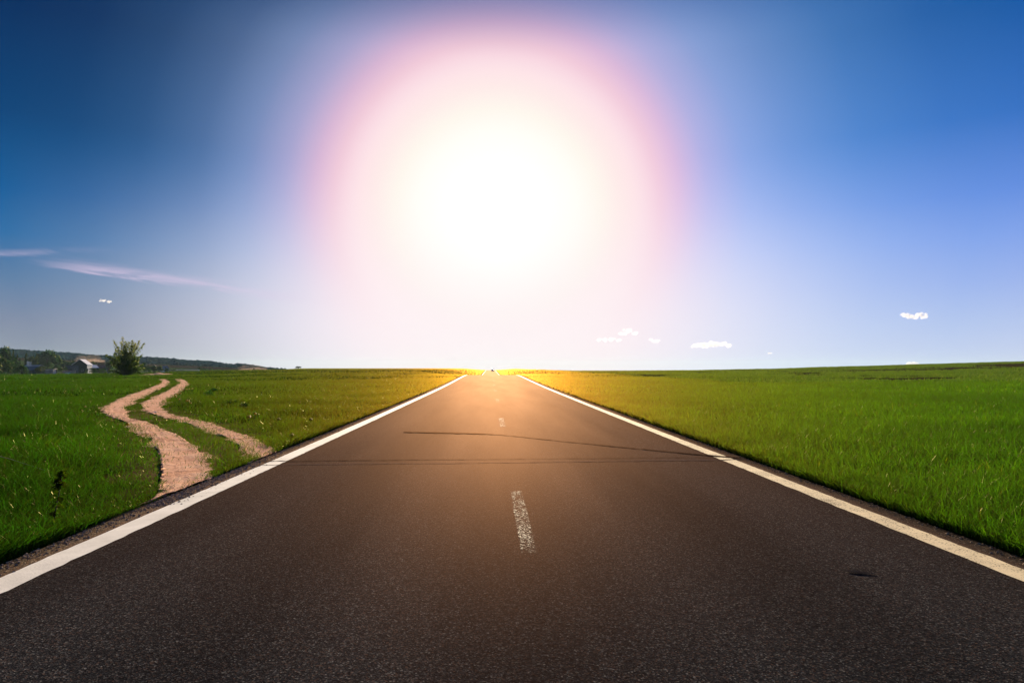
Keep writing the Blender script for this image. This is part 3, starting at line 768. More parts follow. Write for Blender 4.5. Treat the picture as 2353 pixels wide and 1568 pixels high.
# the trees around the big round one
T1('tall', z1, 800, 345, 120, S1, 470, 'narrow upright tree above the left end of the pale roof', v=1)
T1('round', z1, 900, 440, 260, S1, 455, 'mid green tree between the narrow upright tree and the crown row', v=1)
T1('round', z1, 1060, 480, 240, S1, 445, 'round tree behind the middle of the long pale roof', v=2, olive=1)
T1('conifer', z1, 1110, 345, 90, S1, 500, 'thin dark spire shaped conifer left of the largest village tree', v=0)
T1('conifer', z1, 1035, 395, 70, S1, 500, 'shorter of the two dark spires left of the largest village tree', v=1)
T1('round', z1, 1450, 285, 640, S1, 480, 'largest round village tree standing out against the wooded hill', v=0)
T1('round', z1, 1240, 370, 330, S1, 475, 'leafy tree on the left flank of the largest village tree', v=1)
T1('round', z1, 1740, 400, 330, S1, 490, 'dark tree sloping down right of the largest village tree', v=2)
T1('bush', z1, 1480, 560, 260, S1, 430, 'dark bush right of the high end of the pale roof', v=0, cat='bush')
T1('bush', z1, 1270, 690, 330, S1, 330, 'olive bush right of the blue grey roof', GH, v=1, cat='bush', olive=1)
T1('bush', z1, 1760, 650, 220, S1, 400, 'dark bush right of the shed with the dark flat roof', GH, v=2, cat='bush')
# between the big tree and the shrub
T1('round', z2, 190, 510, 330, S2, 520, 'round green tree behind the left corner of the grey barn', v=1)
T1('round', z2, 380, 560, 240, S2, 500, 'round green tree right behind the flat roof of the grey barn', v=2)
T1('round', z2, 565, 530, 220, S2, 540, 'dark round tree between the barn and the gabled house', v=0)
T1('round', z2, 790, 520, 260, S2, 540, 'olive tree behind the gable of the white roofed house', v=1, olive=1)
T1('round', z2, 1030, 500, 240, S2, 540, 'dome shaped tree behind the white metal roof', v=2)
T1('round', z2, 1410, 550, 230, S2, 500, 'olive round tree right of the white roofed house', v=0, olive=1)
T1('bush', z2, 110, 740, 230, S2, 340, 'dark bush left of the grey barn', GH, v=0, cat='bush')
T1('bush', z2, 280, 690, 150, S2, 360, 'narrow green bush touching the left wall of the grey barn', GH, v=1, cat='bush')
T1('bush', z2, 1090, 790, 60, S2, 300, 'small dark bush before the left half of the white side wall', GH, v=2, cat='bush')
T1('bush', z2, 1170, 760, 55, S2, 300, 'small dark bush before the right half of the white side wall', GH, v=0, cat='bush')
T1('bush', z2, 1370, 730, 260, S2, 330, 'dark bush at the right corner of the white roofed house', GH, v=1, cat='bush')
T1('bush', z2, 1620, 750, 260, S2, 340, 'green bush below the red roof', GH, v=2, cat='bush', olive=1)
T1('bush', z2, 1830, 760, 260, S2, 330, 'dark bush right of the one below the red roof', GH, v=0, cat='bush')
T1('round', z2, 2040, 560, 280, S2, 430, 'bluish green tree half hidden behind the left side of the lone shrub', v=2)
# right of the shrub
T1('round', z3, 175, 165, 150, S3, 400, 'dark tree just right of the lone shrub', GF, v=0)
T1('round', z3, 300, 215, 130, S3, 420, 'round tree left of the little white church tower', GF, v=1, olive=1)
T1('bush', z3, 240, 250, 220, S3, 330, 'dark bush under the round tree left of the church tower', GF, v=0, cat='bush')
T1('round', z3, 440, 245, 190, S3, 380, 'dark round tree in front of the white church tower', GF, v=2)
T1('round', z3, 590, 250, 200, S3, 390, 'dark round tree between the church tower and the white gable', GF, v=0)
T1('round', z3, 780, 280, 120, S3, 390, 'small dark round tree right of the white gable', GF, v=1)
T1('bush', z3, 980, 320, 160, S3, 520, 'olive bush in front of the left end of the far farm', GF, v=1, cat='bush', olive=1)
T1('bush', z3, 1180, 340, 180, S3, 520, 'flat green bush in front of the long white farm shed', GF, v=2, cat='bush')
T1('round', z3, 1680, 260, 160, S3, 560, 'large dark round tree right of the far farm', GF, v=1)
T1('bush', z3, 1740, 335, 130, S3, 480, 'low bush at the foot of the large tree right of the far farm', GF, v=0, cat='bush')
T1('round', z3, 1800, 300, 110, S3, 560, 'second tree to the right of the far farm, small and round', GF, v=2)
T1('tall', z3, 1885, 275, 55, S3, 580, 'left one of two slim far trees right of the farm', GF, v=0)
T1('tall', z3, 1995, 275, 70, S3, 580, 'right one of two slim far trees right of the farm', GF, v=1)
T1('bush', z3, 1930, 340, 110, S3, 470, 'low bush between the feet of the two slim far trees', GF, v=1, cat='bush')
T1('bush', z3, 2150, 310, 220, S3, 500, 'wide olive bush right of the two slim far trees', GF, v=2, cat='bush', olive=1)
def t35(kind, X35, Y35, w35, Y, label, **kw): return tree(kind, X35 / 1.4881, Y, Y35 / 1.4881, w35 / 1.4881, label, GF, **kw)
t35('bush', 929, 1256.5, 10, 420, 'left bush of a tiny pair on the field horizon', v=0, cat='bush')
t35('bush', 937, 1255.5, 8, 420, 'right bush of a tiny pair on the field horizon', v=1, cat='bush')
t35('round', 1019, 1252, 22, 330, 'lone round bush on the horizon left of the road', v=2, cat='bush', olive=1)

# wooded hills: one far wood
nT = 6500
pxs = rng.uniform(-420, 660, nT); Ys = rng.uniform(759, 955, nT)
Ys[:700] = rng.uniform(905, 950, 700)
X = (pxs - 1126) / FPX * Ys
kp = ~((Ys > 793) & (Ys < 872) & (pxs > 345) & (pxs < 418)) & ~((Ys > 830) & (pxs > 522) & (pxs < 548) & (rng.random(nT) < .8))
X, Ys = X[kp], Ys[kp]; Z = terrain(X, Ys); n = len(X)
bm = bmesh.new(); bmesh.ops.create_icosphere(bm, subdivisions=1, radius=1); iv = np.array([v.co[:] for v in bm.verts]); it = np.array([[v.index for v in f.verts] for f in bm.faces]); bm.free()
rad = rng.uniform(1.7, 3.3, n)
VV = iv[None] * (1 + rng.normal(0, .16, (n, len(iv), 1))) * rad[:, None, None] * np.array([1.15, 1.15, .85]) + np.stack([X, Ys, Z + rad * .35], 1)[:, None, :]
TT = it[None] + (np.arange(n) * len(iv))[:, None, None]
M_WOOD = leaf_mat('far_wood', [(0, (.014, .078, .074)), (.6, (.022, .115, .105)), (1, (.05, .17, .13))], [(0, (.004, .018, .010)), (1, (.015, .04, .012))], .12, .0, .6)  # bluish haze of distance painted into the leaf colours
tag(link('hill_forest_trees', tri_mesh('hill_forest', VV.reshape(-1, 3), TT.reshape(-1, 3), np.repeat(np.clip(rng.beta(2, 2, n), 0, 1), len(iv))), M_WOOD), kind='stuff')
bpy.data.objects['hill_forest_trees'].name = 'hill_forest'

# ------------------------------------------------------------------ buildings
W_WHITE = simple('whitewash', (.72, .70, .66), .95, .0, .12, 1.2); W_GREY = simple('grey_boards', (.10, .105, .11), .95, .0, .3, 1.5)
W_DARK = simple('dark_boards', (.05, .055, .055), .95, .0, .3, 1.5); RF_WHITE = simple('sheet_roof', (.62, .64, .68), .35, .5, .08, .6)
RF_BLUE = simple('slate_blue_roof', (.10, .125, .16), .5, .4, .2, 1); RF_RED = simple('red_roof', (.30, .085, .075), .7, .3, .25, 1.5)
RF_PALE = simple('pale_roof', (.60, .50, .42), .9, .05, .2, .8); RF_DARK = simple('dark_roof', (.035, .04, .045), .6, .3, .3, 1)
GLASS = simple('window_glass', (.02, .025, .03), .1, .6, .2, 1); DOOR = simple('dark_door', (.02, .02, .02), .7, .3, .3, 2); FRAME = simple('frame_paint', (.5, .5, .48), .6, .3, .1, 2)
def house(name, label, px, Y, w, l, hw, hr, rz, mats, group=None, cat='house', dz=0.0, wins=((.28, .5), (.72, .5)), door=None, chimney=False, sidewins=2, hip=False):
    """gabled house: gable w wide faces -Y before rotation, ridge runs along Y for length l"""
    p = at_depth(px, Y)
    e = empty(name, (p.x, p.y, p.z + dz), rz); tag(e, label, cat, group)
    wall, roof = mats[:2]; gable = mats[2] if len(mats) > 2 else None
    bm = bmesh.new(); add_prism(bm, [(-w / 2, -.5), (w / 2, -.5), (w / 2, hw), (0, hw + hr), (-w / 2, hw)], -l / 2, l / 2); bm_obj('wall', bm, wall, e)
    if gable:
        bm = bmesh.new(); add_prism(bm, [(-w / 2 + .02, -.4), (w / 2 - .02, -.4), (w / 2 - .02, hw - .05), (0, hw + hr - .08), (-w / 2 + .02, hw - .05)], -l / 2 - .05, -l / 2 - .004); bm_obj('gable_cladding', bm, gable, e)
    bm = bmesh.new(); o = .35; k = hr / (w / 2); th = .14
    for s in (-1, 1):
        a = [(0, hw + hr + .02), (s * (w / 2 + o), hw - o * k + .02), (s * (w / 2 + o), hw - o * k + .02 + th), (0, hw + hr + .02 + th)]
        add_prism(bm, a, -l / 2 - .3, l / 2 + .3)
    r = bm_obj('roof', bm, roof, e)
    if chimney:
        bm = bmesh.new(); add_box(bm, (.4, l * .15, hw + hr + .3), (.6, .6, 1.4), bevel=.03); bm_obj('chimney', bm, W_DARK, r)
    for (fx, fz) in wins:
        bm = bmesh.new(); add_box(bm, (-w / 2 + fx * w, -l / 2 - .08, fz * hw), (1.0, .08, 1.1), bevel=.01); f = bm_obj('window', bm, FRAME, e)
        bm = bmesh.new(); add_box(bm, (-w / 2 + fx * w, -l / 2 - .13, fz * hw), (.84, .04, .94)); bm_obj('pane', bm, GLASS, f)
    for i in range(sidewins):
        yy = -l / 2 + (i + .5) * l / sidewins
        bm = bmesh.new(); add_box(bm, (w / 2 + .03, yy, hw * .55), (.08, 1.0, 1.1), bevel=.01); f = bm_obj('window', bm, FRAME, e)
        bm = bmesh.new(); add_box(bm, (w / 2 + .08, yy, hw * .55), (.04, .84, .94)); bm_obj('pane', bm, GLASS, f)
    if door:
        bm = bmesh.new(); add_box(bm, (-w / 2 + door * w, -l / 2 - .08, 1.05), (1.0, .08, 2.1), bevel=.01); bm_obj('door', bm, DOOR, e)
    return e
# the gabled house with the white metal roof, its lit side turned to the right
cx, _ = z2(960, 0)
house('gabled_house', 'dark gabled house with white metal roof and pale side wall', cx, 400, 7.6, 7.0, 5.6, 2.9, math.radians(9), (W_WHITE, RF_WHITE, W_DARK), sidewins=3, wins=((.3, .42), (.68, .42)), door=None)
cx, _ = z2(525, 0)
p = at_depth(cx, 385)
e = empty('barn', (p.x, p.y, p.z), math.radians(34)); tag(e, 'plain grey flat roofed barn with dark doorway, left of the gabled house', 'barn')
bm = bmesh.new(); add_box(bm, (0, 0, 2.2), (6.2, 6, 5.6)); bm_obj('wall', bm, W_GREY, e)
bm = bmesh.new(); add_box(bm, (0, 0, 5.12), (6.6, 6.4, .22), bevel=.03); bm_obj('roof', bm, RF_DARK, e)
bm = bmesh.new(); add_box(bm, (-1.0, -3.06, 1.5), (2.2, .1, 2.9), bevel=.02); bm_obj('door', bm, DOOR, e)
bm = bmesh.new(); add_box(bm, (1.8, -3.05, 3.0), (.9, .08, .8), bevel=.02); w_ = bm_obj('window', bm, FRAME, e)
bm = bmesh.new(); add_box(bm, (1.8, -3.1, 3.0), (.76, .04, .66)); bm_obj('pane', bm, GLASS, w_)
cx, _ = z1(985, 0)
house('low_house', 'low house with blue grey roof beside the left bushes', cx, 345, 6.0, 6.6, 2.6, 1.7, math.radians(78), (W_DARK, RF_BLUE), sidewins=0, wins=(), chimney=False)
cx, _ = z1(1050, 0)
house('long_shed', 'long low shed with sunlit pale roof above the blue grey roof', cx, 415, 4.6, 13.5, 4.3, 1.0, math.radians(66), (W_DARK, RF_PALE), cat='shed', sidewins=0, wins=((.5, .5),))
cx, _ = z1(1560, 0)
p = at_depth(cx, 370)
e = empty('shed', (p.x, p.y, p.z), math.radians(12)); tag(e, 'small pale shed with dark flat roof and pale rubble wall', 'shed')
bm = bmesh.new(); add_box(bm, (0, 0, 1.4), (4.2, 3.4, 3.4)); bm_obj('wall', bm, RF_PALE, e)
bm = bmesh.new(); add_box(bm, (0, 0, 3.2), (5.2, 4.2, .22), bevel=.04); bm_obj('roof', bm, RF_DARK, e)
bm = bmesh.new(); add_box(bm, (-.8, -1.74, 1.2), (.95, .08, 2.1), bevel=.01); bm_obj('door', bm, DOOR, e)
cx, _ = z2(1690, 0)
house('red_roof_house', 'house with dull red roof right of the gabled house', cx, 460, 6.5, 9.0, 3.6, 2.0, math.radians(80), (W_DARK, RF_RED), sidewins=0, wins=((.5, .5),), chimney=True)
cx, _ = z2(1385, 0)
house('pale_gable_hut', 'small dark hut with pale sloping roof beside the gabled house', cx, 420, 3.4, 4.5, 4.0, 1.4, math.radians(-14), (W_DARK, RF_WHITE), cat='hut', sidewins=0, wins=((.5, .5),))
# far farm, church and white gable
cx, _ = z3(1330, 0)
house('farm_shed', 'long low white farm shed far beyond the field', cx, 545, 4.3, 18, -.1, .5, math.radians(86), (W_WHITE, RF_PALE), group='far farm buildings', cat='farm shed', dz=.3, sidewins=6, wins=())
cx, _ = z3(1495, 0)
house('farm_barn', 'short dark roofed barn at the right end of the white farm shed', cx, 552, 4.8, 5.5, -.1, .85, math.radians(86), (W_WHITE, RF_DARK), group='far farm buildings', cat='barn', dz=.3, sidewins=2, wins=())
cx, _ = z3(960, 0)
house('farm_shed', 'low brownish farm shed left of the white farm shed', cx, 560, 3.7, 15.5, -.3, .4, math.radians(88), (RF_PALE, RF_DARK), group='far farm buildings', cat='farm shed', dz=.2, sidewins=4, wins=())
cx, _ = z3(710, 0)
house('white_gable_house', 'white narrow gabled house between dark round trees', cx, 420, 2.6, 4.5, 3.3, 1.4, math.radians(-20), (W_WHITE, RF_BLUE), sidewins=1, wins=())
cx, _ = z3(450, 0); p = at_depth(cx, 600)
e = empty('church', (p.x, p.y, p.z), .2); tag(e, 'small white church tower with dark onion dome above dark trees', 'church')
top = CAM_H + (842 - z3(0, 190)[1]) / FPX * 600 - p.z
bm = bmesh.new(); add_box(bm, (0, 4.5, (top - 6) / 2 - .3), (4.2, 8, top - 5.4)); bm_obj('nave', bm, W_WHITE, e)
bm = bmesh.new(); add_box(bm, (0, 0, (top - 2.4) / 2), (1.7, 1.7, top - 2.4), bevel=.05); bm_obj('tower', bm, W_WHITE, e)
def lathe(prof, seg=16):
    V = []; T = []
    for (r_, z_) in prof:
        for k in range(seg): V.append((r_ * math.cos(2 * math.pi * k / seg), r_ * math.sin(2 * math.pi * k / seg), z_))
    for i in range(len(prof) - 1):
        for k in range(seg):
            a = i * seg + k; b = i * seg + (k + 1) % seg; T += [(a, b, b + seg), (a, b + seg, a + seg)]
    return np.array(V), np.array(T)
zt = top - 2.4
Vv, T = lathe([(.9, zt), (.95, zt + .1), (1.15, zt + .5), (1.05, zt + 1.0), (.5, zt + 1.5), (.15, zt + 1.9), (.05, zt + 2.4), (.0, zt + 2.4)])
link('dome', tri_mesh('dome', Vv, T, smooth=True), RF_DARK, e)
# pale dirt yard and a low wall before the village
YARD = simple('pale_yard', (.34, .27, .21), .95, .1, .3, .4)
for (xa, xb, Y, lab) in ((1130, 1640, 330, 'low pale rubble wall between the olive bush and the small shed'), (1940, 2330, 335, 'low pale rubble wall left of the grey barn')):
    a = at_depth(z1(xa, 0)[0], Y); b = at_depth(z1(xb, 0)[0], Y); L_ = b.x - a.x; nseg = 26
    top_row = z1(0, 850 if xa < 1500 else 868)[1]
    ztop = CAM_H + (842 - top_row) / FPX * Y
    bm = bmesh.new()
    for k in range(nseg):
        hh = ztop - a.z + random.uniform(-.25, .12)
        add_box(bm, (L_ * (k + .5) / nseg, random.uniform(-.06, .06), hh / 2 - .2), (L_ / nseg * 1.04 + random.uniform(0, .05), .5 + random.uniform(0, .12), hh + .4), bevel=.05)
    o = bm_obj('rubble_wall', bm, YARD); o.location = a; tag(o, lab, 'wall', 'low pale rubble walls before the village')
# pale garden posts
for k, x in enumerate((840, 868, 900, 950)):
    p = at_depth(z1(x, 0)[0], 400); ztop = CAM_H + (842 - z1(0, 585 + 8 * k)[1]) / FPX * 400
    bm = bmesh.new(); add_box(bm, (0, 0, (ztop - p.z) / 2 - .1), (.35, .35, ztop - p.z + .2), bevel=.04); add_box(bm, (0, 0, ztop - p.z), (.46, .46, .12), bevel=.03)
    o = bm_obj('post', bm, W_WHITE); o.location = p; tag(o, 'pale garden post standing above the left end of the long pale roof', 'post', 'pale garden posts')
# tiny dark post on the field edge by the right dust cloud
p = at_depth(868 / 1.4881, 240)
ztop = CAM_H + (842 - 1258 / 1.4881) / FPX * 240
bm = bmesh.new(); add_box(bm, (0, 0, (ztop - p.z) / 2 - .1), (.28, .28, ztop - p.z + .2), bevel=.04); add_box(bm, (0, 0, ztop - p.z - .1), (.5, .4, .28), bevel=.05)
o = bm_obj('marker_post', bm, DOOR); o.location = p; tag(o, 'dark marker post on the field edge before the right dust cloud', 'post')

# ------------------------------------------------------------------ cars
SCREEN = simple('windscreen_glass', (.55, .57, .60), .1, .6, .1, 1)  # sky reflection painted into the glass as a pale base colour
CAR_WHITE = simple('car_paint_white', (.88, .88, .86), .3, .5, .03, 1); RUBBER = simple('rubber', (.02, .02, .02), .8, .2, .2, 4); CHROME = simple('lamp_glass', (.75, .75, .7), .2, .6, .05, 3)
def car(loc, rz, label, group=None):
    e = empty('car', loc, rz); tag(e, label, 'car', group)
    # body of sections along y (front at -y)
    secs = [(-2.05, .55, .35, .62, .62), (-1.95, .74, .25, .72, .66), (-1.1, .84, .22, .86, .74), (-.55, .86, .22, .93, .78), (1.3, .86, .22, .95, .78), (1.95, .80, .28, .95, .72), (2.08, .68, .42, .85, .62)]
    bm = bmesh.new(); rings = []
    for (y, hw_, z0, z1_, tw) in secs:
        rings.append([bm.verts.new(q) for q in ((-hw_ * .92, y, z0), (-hw_, y, (z0 + z1_) / 2), (-tw, y, z1_), (tw, y, z1_), (hw_, y, (z0 + z1_) / 2), (hw_ * .92, y, z0))])
    for a, b in zip(rings, rings[1:]):
        for k in range(6): bm.faces.new((a[k], a[(k + 1) % 6], b[(k + 1) % 6], b[k]))
    bm.faces.new(rings[0]); bm.faces.new(rings[-1][::-1]); bmesh.ops.recalc_face_normals(bm, faces=bm.faces)
    bm_obj('body', bm, CAR_WHITE, e, True)
    def cabin(name, k, z0, z1_, mat, y):
        bm = bmesh.new()
        lo = [(-.78 * k, y[0], z0), (.78 * k, y[0], z0), (.78 * k, y[3], z0), (-.78 * k, y[3], z0)]; hi = [(-.6 * k, y[1], z1_), (.6 * k, y[1], z1_), (.6 * k, y[2], z1_), (-.6 * k, y[2], z1_)]
        a = [bm.verts.new(q) for q in lo]; b = [bm.verts.new(q) for q in hi]
        bm.faces.new(a[::-1]); bm.faces.new(b)
        for i in range(4): bm.faces.new((a[i], a[(i + 1) % 4], b[(i + 1) % 4], b[i]))
        return bm_obj(name, bm, mat, e)
    cabin('windscreen', 1.0, .9, 1.36, SCREEN, (-.95, -.25, 1.0, 1.75))
    bm = bmesh.new(); add_box(bm, (0, .38, 1.40), (1.24, 1.45, .08), bevel=.03); bm_obj('roof', bm, CAR_WHITE, e)
    for sx in (-1, 1):
        bm = bmesh.new(); add_box(bm, (sx * .62, -2.0, .6), (.3, .12, .15), bevel=.03); bm_obj('headlight', bm, CHROME, e)
        bm = bmesh.new(); add_box(bm, (sx * .95, -.75, .98), (.2, .12, .14), bevel=.03); bm_obj('mirror', bm, CAR_WHITE, e)
        for sy in (-1.3, 1.3):
            bm = bmesh.new(); bmesh.ops.create_cone(bm, cap_ends=True, segments=18, radius1=.32, radius2=.32, depth=.2, matrix=Matrix.Translation((sx * .76, sy, .32)) @ Matrix.Rotation(math.pi / 2, 4, 'Y'))
            w_ = bm_obj('wheel', bm, RUBBER, e)
            bm = bmesh.new(); bmesh.ops.create_cone(bm, cap_ends=True, segments=14, radius1=.19, radius2=.17, depth=.03, matrix=Matrix.Translation((sx * .875, sy, .32)) @ Matrix.Rotation(math.pi / 2, 4, 'Y'))
            bm_obj('rim', bm, CHROME, w_)
    bm = bmesh.new(); add_box(bm, (0, -2.09, .42), (.8, .05, .09), bevel=.02); bm_obj('grille', bm, RUBBER, e)
    return e
car((1.6, 440, float(road_z(440)) + .0), 0, 'white car driving towards us on the far stretch of road')
p = at_depth(z2(250, 0)[0], 330); p.z = CAM_H + (842 - z2(0, 885)[1]) / FPX * 330 - .4
pz = float(terrain(p.x, p.y))
car((p.x, p.y + 3, float(terrain(p.x, p.y + 3))), math.radians(75), 'white car parked beside the low rubble wall left of the barn')

# ------------------------------------------------------------------ verge weeds, flowers, litter
M_WEED = leaf_mat('weed_leaves', [(0, (.006, .022, .006)), (.7, (.012, .04, .008)), (1, (.12, .14, .06))], [(0, (.006, .05, .003)), (.8, (.02, .12, .005)), (1, (.16, .24, .03))], .5, .07, .25)
STALK = simple('weed_stalk', (.025, .02, .014), .7, .3, .3, 8); DRYSTALK = simple('dry_stalk', (.30, .22, .14), .8, .2, .3, 8)
wb = ground_at(182 / 1.4881 * 0 + 121, 1222)
e = empty('weed_plant', wb); tag(e, 'tall dark leafy weed standing in the long grass by the left edge line', 'weed')
hgt = .56
path = [(0, 0, -.02), (.02, 0, .2), (.05, .01, .4), (.06, .02, hgt)]
Vv, T = tube_arrays(path, [.006, .005, .004, .002], 6); link('stem', tri_mesh('stem', Vv, T, smooth=True), STALK, e)
Vl, Tl, o = [], [], 0
for k in range(130):
    t = random.uniform(.0, 1) ** .6; b0 = np.array([np.interp(t, [0, .33, .66, 1], [q[i] for q in path]) for i in range(3)])
    a = random.uniform(0, 6.28); ln = random.uniform(.03, .095); wd = ln * random.uniform(.18, .36); up = random.uniform(-.5, 1.0)
    d = np.array([math.cos(a), math.sin(a), up]); d /= np.linalg.norm(d); s = np.array([-math.sin(a), math.cos(a), 0])
    dz = np.array([0, 0, -.3 * ln])
    Vl += [b0, b0 + d * ln * .35 + s * wd, b0 + d * ln * .7 + s * wd * .8 + dz * .3, b0 + d * ln + dz, b0 + d * ln * .7 - s * wd * .8 + dz * .3, b0 + d * ln * .35 - s * wd, b0 + d * ln * .5 + dz * .1 - np.array([0, 0, .01])]
    for i in range(6): Tl.append((o + 6, o + i, o + (i + 1) % 6))
    o += 7
link('foliage', tri_mesh('foliage', np.array(Vl), np.array(Tl), np.repeat(rng.random(130) * .93, 7)), M_MEADOW, e)
# long dry stalk leaning in the grass
a = ground_at(102, 1108); b = ground_at(-10, 1084)
zz = .30
Vv, T = tube_arrays([(a.x, a.y, a.z + .16), ((a.x + b.x) / 2, (a.y + b.y) / 2 - .15, a.z + zz - .04), (b.x - .1, b.y - .3, a.z + .36)], [.003, .005, .008], 5)
V2, T2 = tube_arrays([((a.x * .28 + b.x * .72), (a.y * .28 + b.y * .72) - .2, a.z + .31), (b.x - .05, b.y - .2, a.z + .48)], [.004, .003], 5)
Vv, T = join([(Vv, T), (V2, T2)])
tag(link('dry_stalk', tri_mesh('dry_stalk', Vv, T, smooth=True), DRYSTALK), 'long forked dry stalk lying on the grass at the left border', 'stalk')

def weed_clump(px, py, r, h, label, n=420, mat=None):
    g0 = ground_at(px, py)
    o = empty('weed_clump', g0); tag(o, label, 'weed', 'weed clumps in the field left of the road')
    d = rng.normal(0, 1, (n, 3)); d /= np.linalg.norm(d, axis=1)[:, None]; d[:, 2] = np.abs(d[:, 2])
    c = d * np.array([r, r, h]) * (rng.uniform(.2, 1.1, n) ** .5)[:, None]
    V2, T2 = leaf_quads(c, .022 + .03 * r); link('foliage', tri_mesh('clump', V2, T2, np.repeat(rng.random(n) * .8, 4)), mat or M_WEED, o)
    st = []
    for k in range(9):
        a_ = random.uniform(0, 6.28); st.append(tube_arrays([(0, 0, -.02), (math.cos(a_) * r * .4, math.sin(a_) * r * .4, h * .5), (math.cos(a_) * r * .8, math.sin(a_) * r * .8, h * .9)], [.012, .008, .003], 4))
    Vv, T = join(st); link('stem', tri_mesh('clump_stem', Vv, T), STALK, o)
def z7(x, y): return (x / 6.723 + 550) / 1.4881, (y / 6.723 + 1270) / 1.4881
weed_clump(*z7(1110, 590), .24, .34, 'largest dark leafy weed clump in the field right of the track')
weed_clump(*z7(1215, 450), .26, .2, 'flat dark weed clump just behind the largest dark clump')
weed_clump(*z7(1640, 760), .3, .22, 'bright green broad weed clump nearer the road than the dark ones', mat=M_SHRUB)
weed_clump(*z7(1920, 830), .19, .2, 'small yellowish weed clump nearest the road', mat=M_SHRUB)
# dandelions
PETAL = simple('petal', (.72, .34, .01), .6, .2, .15, 30); STEMG = simple('flower_stem', (.05, .10, .02), .6, .3, .2, 10)
Vp, Tp = lathe([(.0, .17), (.03, .172), (.034, .185), (.02, .20), (0, .203)], 10); Vs_, Ts_ = tube_arrays([(0, 0, 0), (.01, 0, .1), (0, 0, .175)], [.006, .005, .004], 5)
me_head = tri_mesh('flower_head', (Vp - np.array([0, 0, .17])) * np.array([1.5, 1.5, 2.2]) + np.array([0, 0, .165]), Tp); me_head.materials.append(PETAL); me_st = tri_mesh('flower_stem', Vs_, Ts_); me_st.materials.append(STEMG)
fl = [(z7, q) for q in ((520, 115), (515, 490), (588, 475), (650, 450), (705, 462), (732, 440), (385, 575), (447, 580), (322, 620), (415, 735), (590, 770), (630, 775), (680, 810), (2155, 1095), (2222, 1100), (2030, 1175), (345, 655))]
fl += [(R5, q) for q in ((930, 475), (620, 330), (1820, 415), (2135, 555), (2035, 440), (2270, 440))]
for k, (zf, q) in enumerate(fl):
    p0 = ground_at(*zf(*q))
    p1 = ground_at(*zf(q[0], q[1] + (8 if zf is z7 else 6)))
    e = empty('dandelion', (p1.x, p1.y, p1.z), random.uniform(0, 6)); s = random.uniform(.75, 1.0); e.scale = (s, s, s)
    link('stem', me_st, None, e); link('flower_head', me_head, None, e)
    lab = 'orange yellow dandelion flower in the grass right of the dirt track'
    if zf is R5 and k - 17 < 2: lab = 'orange dandelion left of the dirt track, ' + ('beside the near bend' if k == 17 else 'out in the darker grass')
    elif k in (13, 14, 15) or zf is R5: lab = 'yellow dandelion in the grass near the left road edge'
    elif k == 0: lab = 'yellow dandelion beyond the end of the dirt ruts, farthest from the road'
    tag(e, lab, 'flower', 'dandelions scattered in the grass')
# pale stone on the rut and white scrap in the field
STONE = simple('pale_stone', (.66, .62, .56), .8, .2, .15, 8, .3)
def stone(p, s, label, name='stone'):
    bm = bmesh.new(); bmesh.ops.create_icosphere(bm, subdivisions=3, radius=1)
    for v in bm.verts:
        k = 1 + .22 * math.sin(3.1 * v.co.x + 1.3) * math.cos(2.7 * v.co.y) + .12 * math.sin(6 * v.co.z + 4 * v.co.x)
        v.co = Vector((v.co.x * s[0] * k, v.co.y * s[1] * k, v.co.z * s[2] * k))
    o = bm_obj(name, bm, STONE, smooth=True); o.location = (p.x, p.y, p.z + s[2] * .6); tag(o, label, 'stone')
stone(ground_at(*R5((1132, 344))), (.085, .055, .03), 'flat white stone lying on the right rut at its bend')
stone(ground_at(*z7(2310, 545)), (.055, .045, .045), 'small white stone in the bright grass left of the road')

# ------------------------------------------------------------------ clouds (far outside the haze)
def cloud(px, py, wpx, hpx, label, lobes, D=16000, seed=1, tau=.9):
    r = np.random.default_rng(seed); dd = ray(px, py)
    c = Vector(dd) * (D / dd.y); c.z += CAM_H
    W = wpx / FPX * D / 2; Hh = hpx / FPX * D
    bm = bmesh.new(); bmesh.ops.create_icosphere(bm, subdivisions=2, radius=1); iv2 = np.array([v.co[:] for v in bm.verts]); it2 = np.array([[v.index for v in f.verts] for f in bm.faces]); bm.free()
    parts = []
    for (lx, lz, lr) in lobes:
        for k in range(22):
            o = r.normal(0, .42, 3) * np.array([lr * W, lr * W, lr * W * .45])
            s = lr * W * r.uniform(.16, .5)
            q = np.array([lx * W, 0, lz * Hh]) + o; q[2] = max(q[2], -.35 * Hh)
            vv = iv2 * (1 + .18 * np.sin(iv2[:, :1] * 5 + k) * np.cos(iv2[:, 1:2] * 4 + k * 2)) * s * np.array([1, 1, .85]) + q
            parts.append((vv, it2))
    Vv, T = join(parts)
    m, nt, out = new_mat('cloud')
    v = N(nt, 'ShaderNodeVolumePrincipled', inp={'Color': (1, 1, 1, 1), 'Anisotropy': .5, 'Density': tau / (.6 * Hh)}); nt.links.new(v.outputs[0], out.inputs['Volume'])
    tmp = bpy.data.objects.new('cloud_puffs', tri_mesh('cloud_puffs', Vv, T)); col.objects.link(tmp)
    md = tmp.modifiers.new('union', 'REMESH'); md.mode = 'VOXEL'; md.voxel_size = W / 55
    dg = bpy.context.evaluated_depsgraph_get(); dg.update()
    me = bpy.data.meshes.new_from_object(tmp.evaluated_get(dg)); bpy.data.objects.remove(tmp)
    me.materials.clear()
    vv = np.zeros(len(me.vertices) * 3, np.float32); me.vertices.foreach_get('co', vv); vv = vv.reshape(-1, 3)
    vv += (r.random((len(vv), 3)) - .5) * W * .035; me.vertices.foreach_set('co', vv.ravel()); me.update()
    o = link('cloud', me, m); o.location = c
    tag(o, label, 'cloud', 'small cumulus clouds above the horizon')
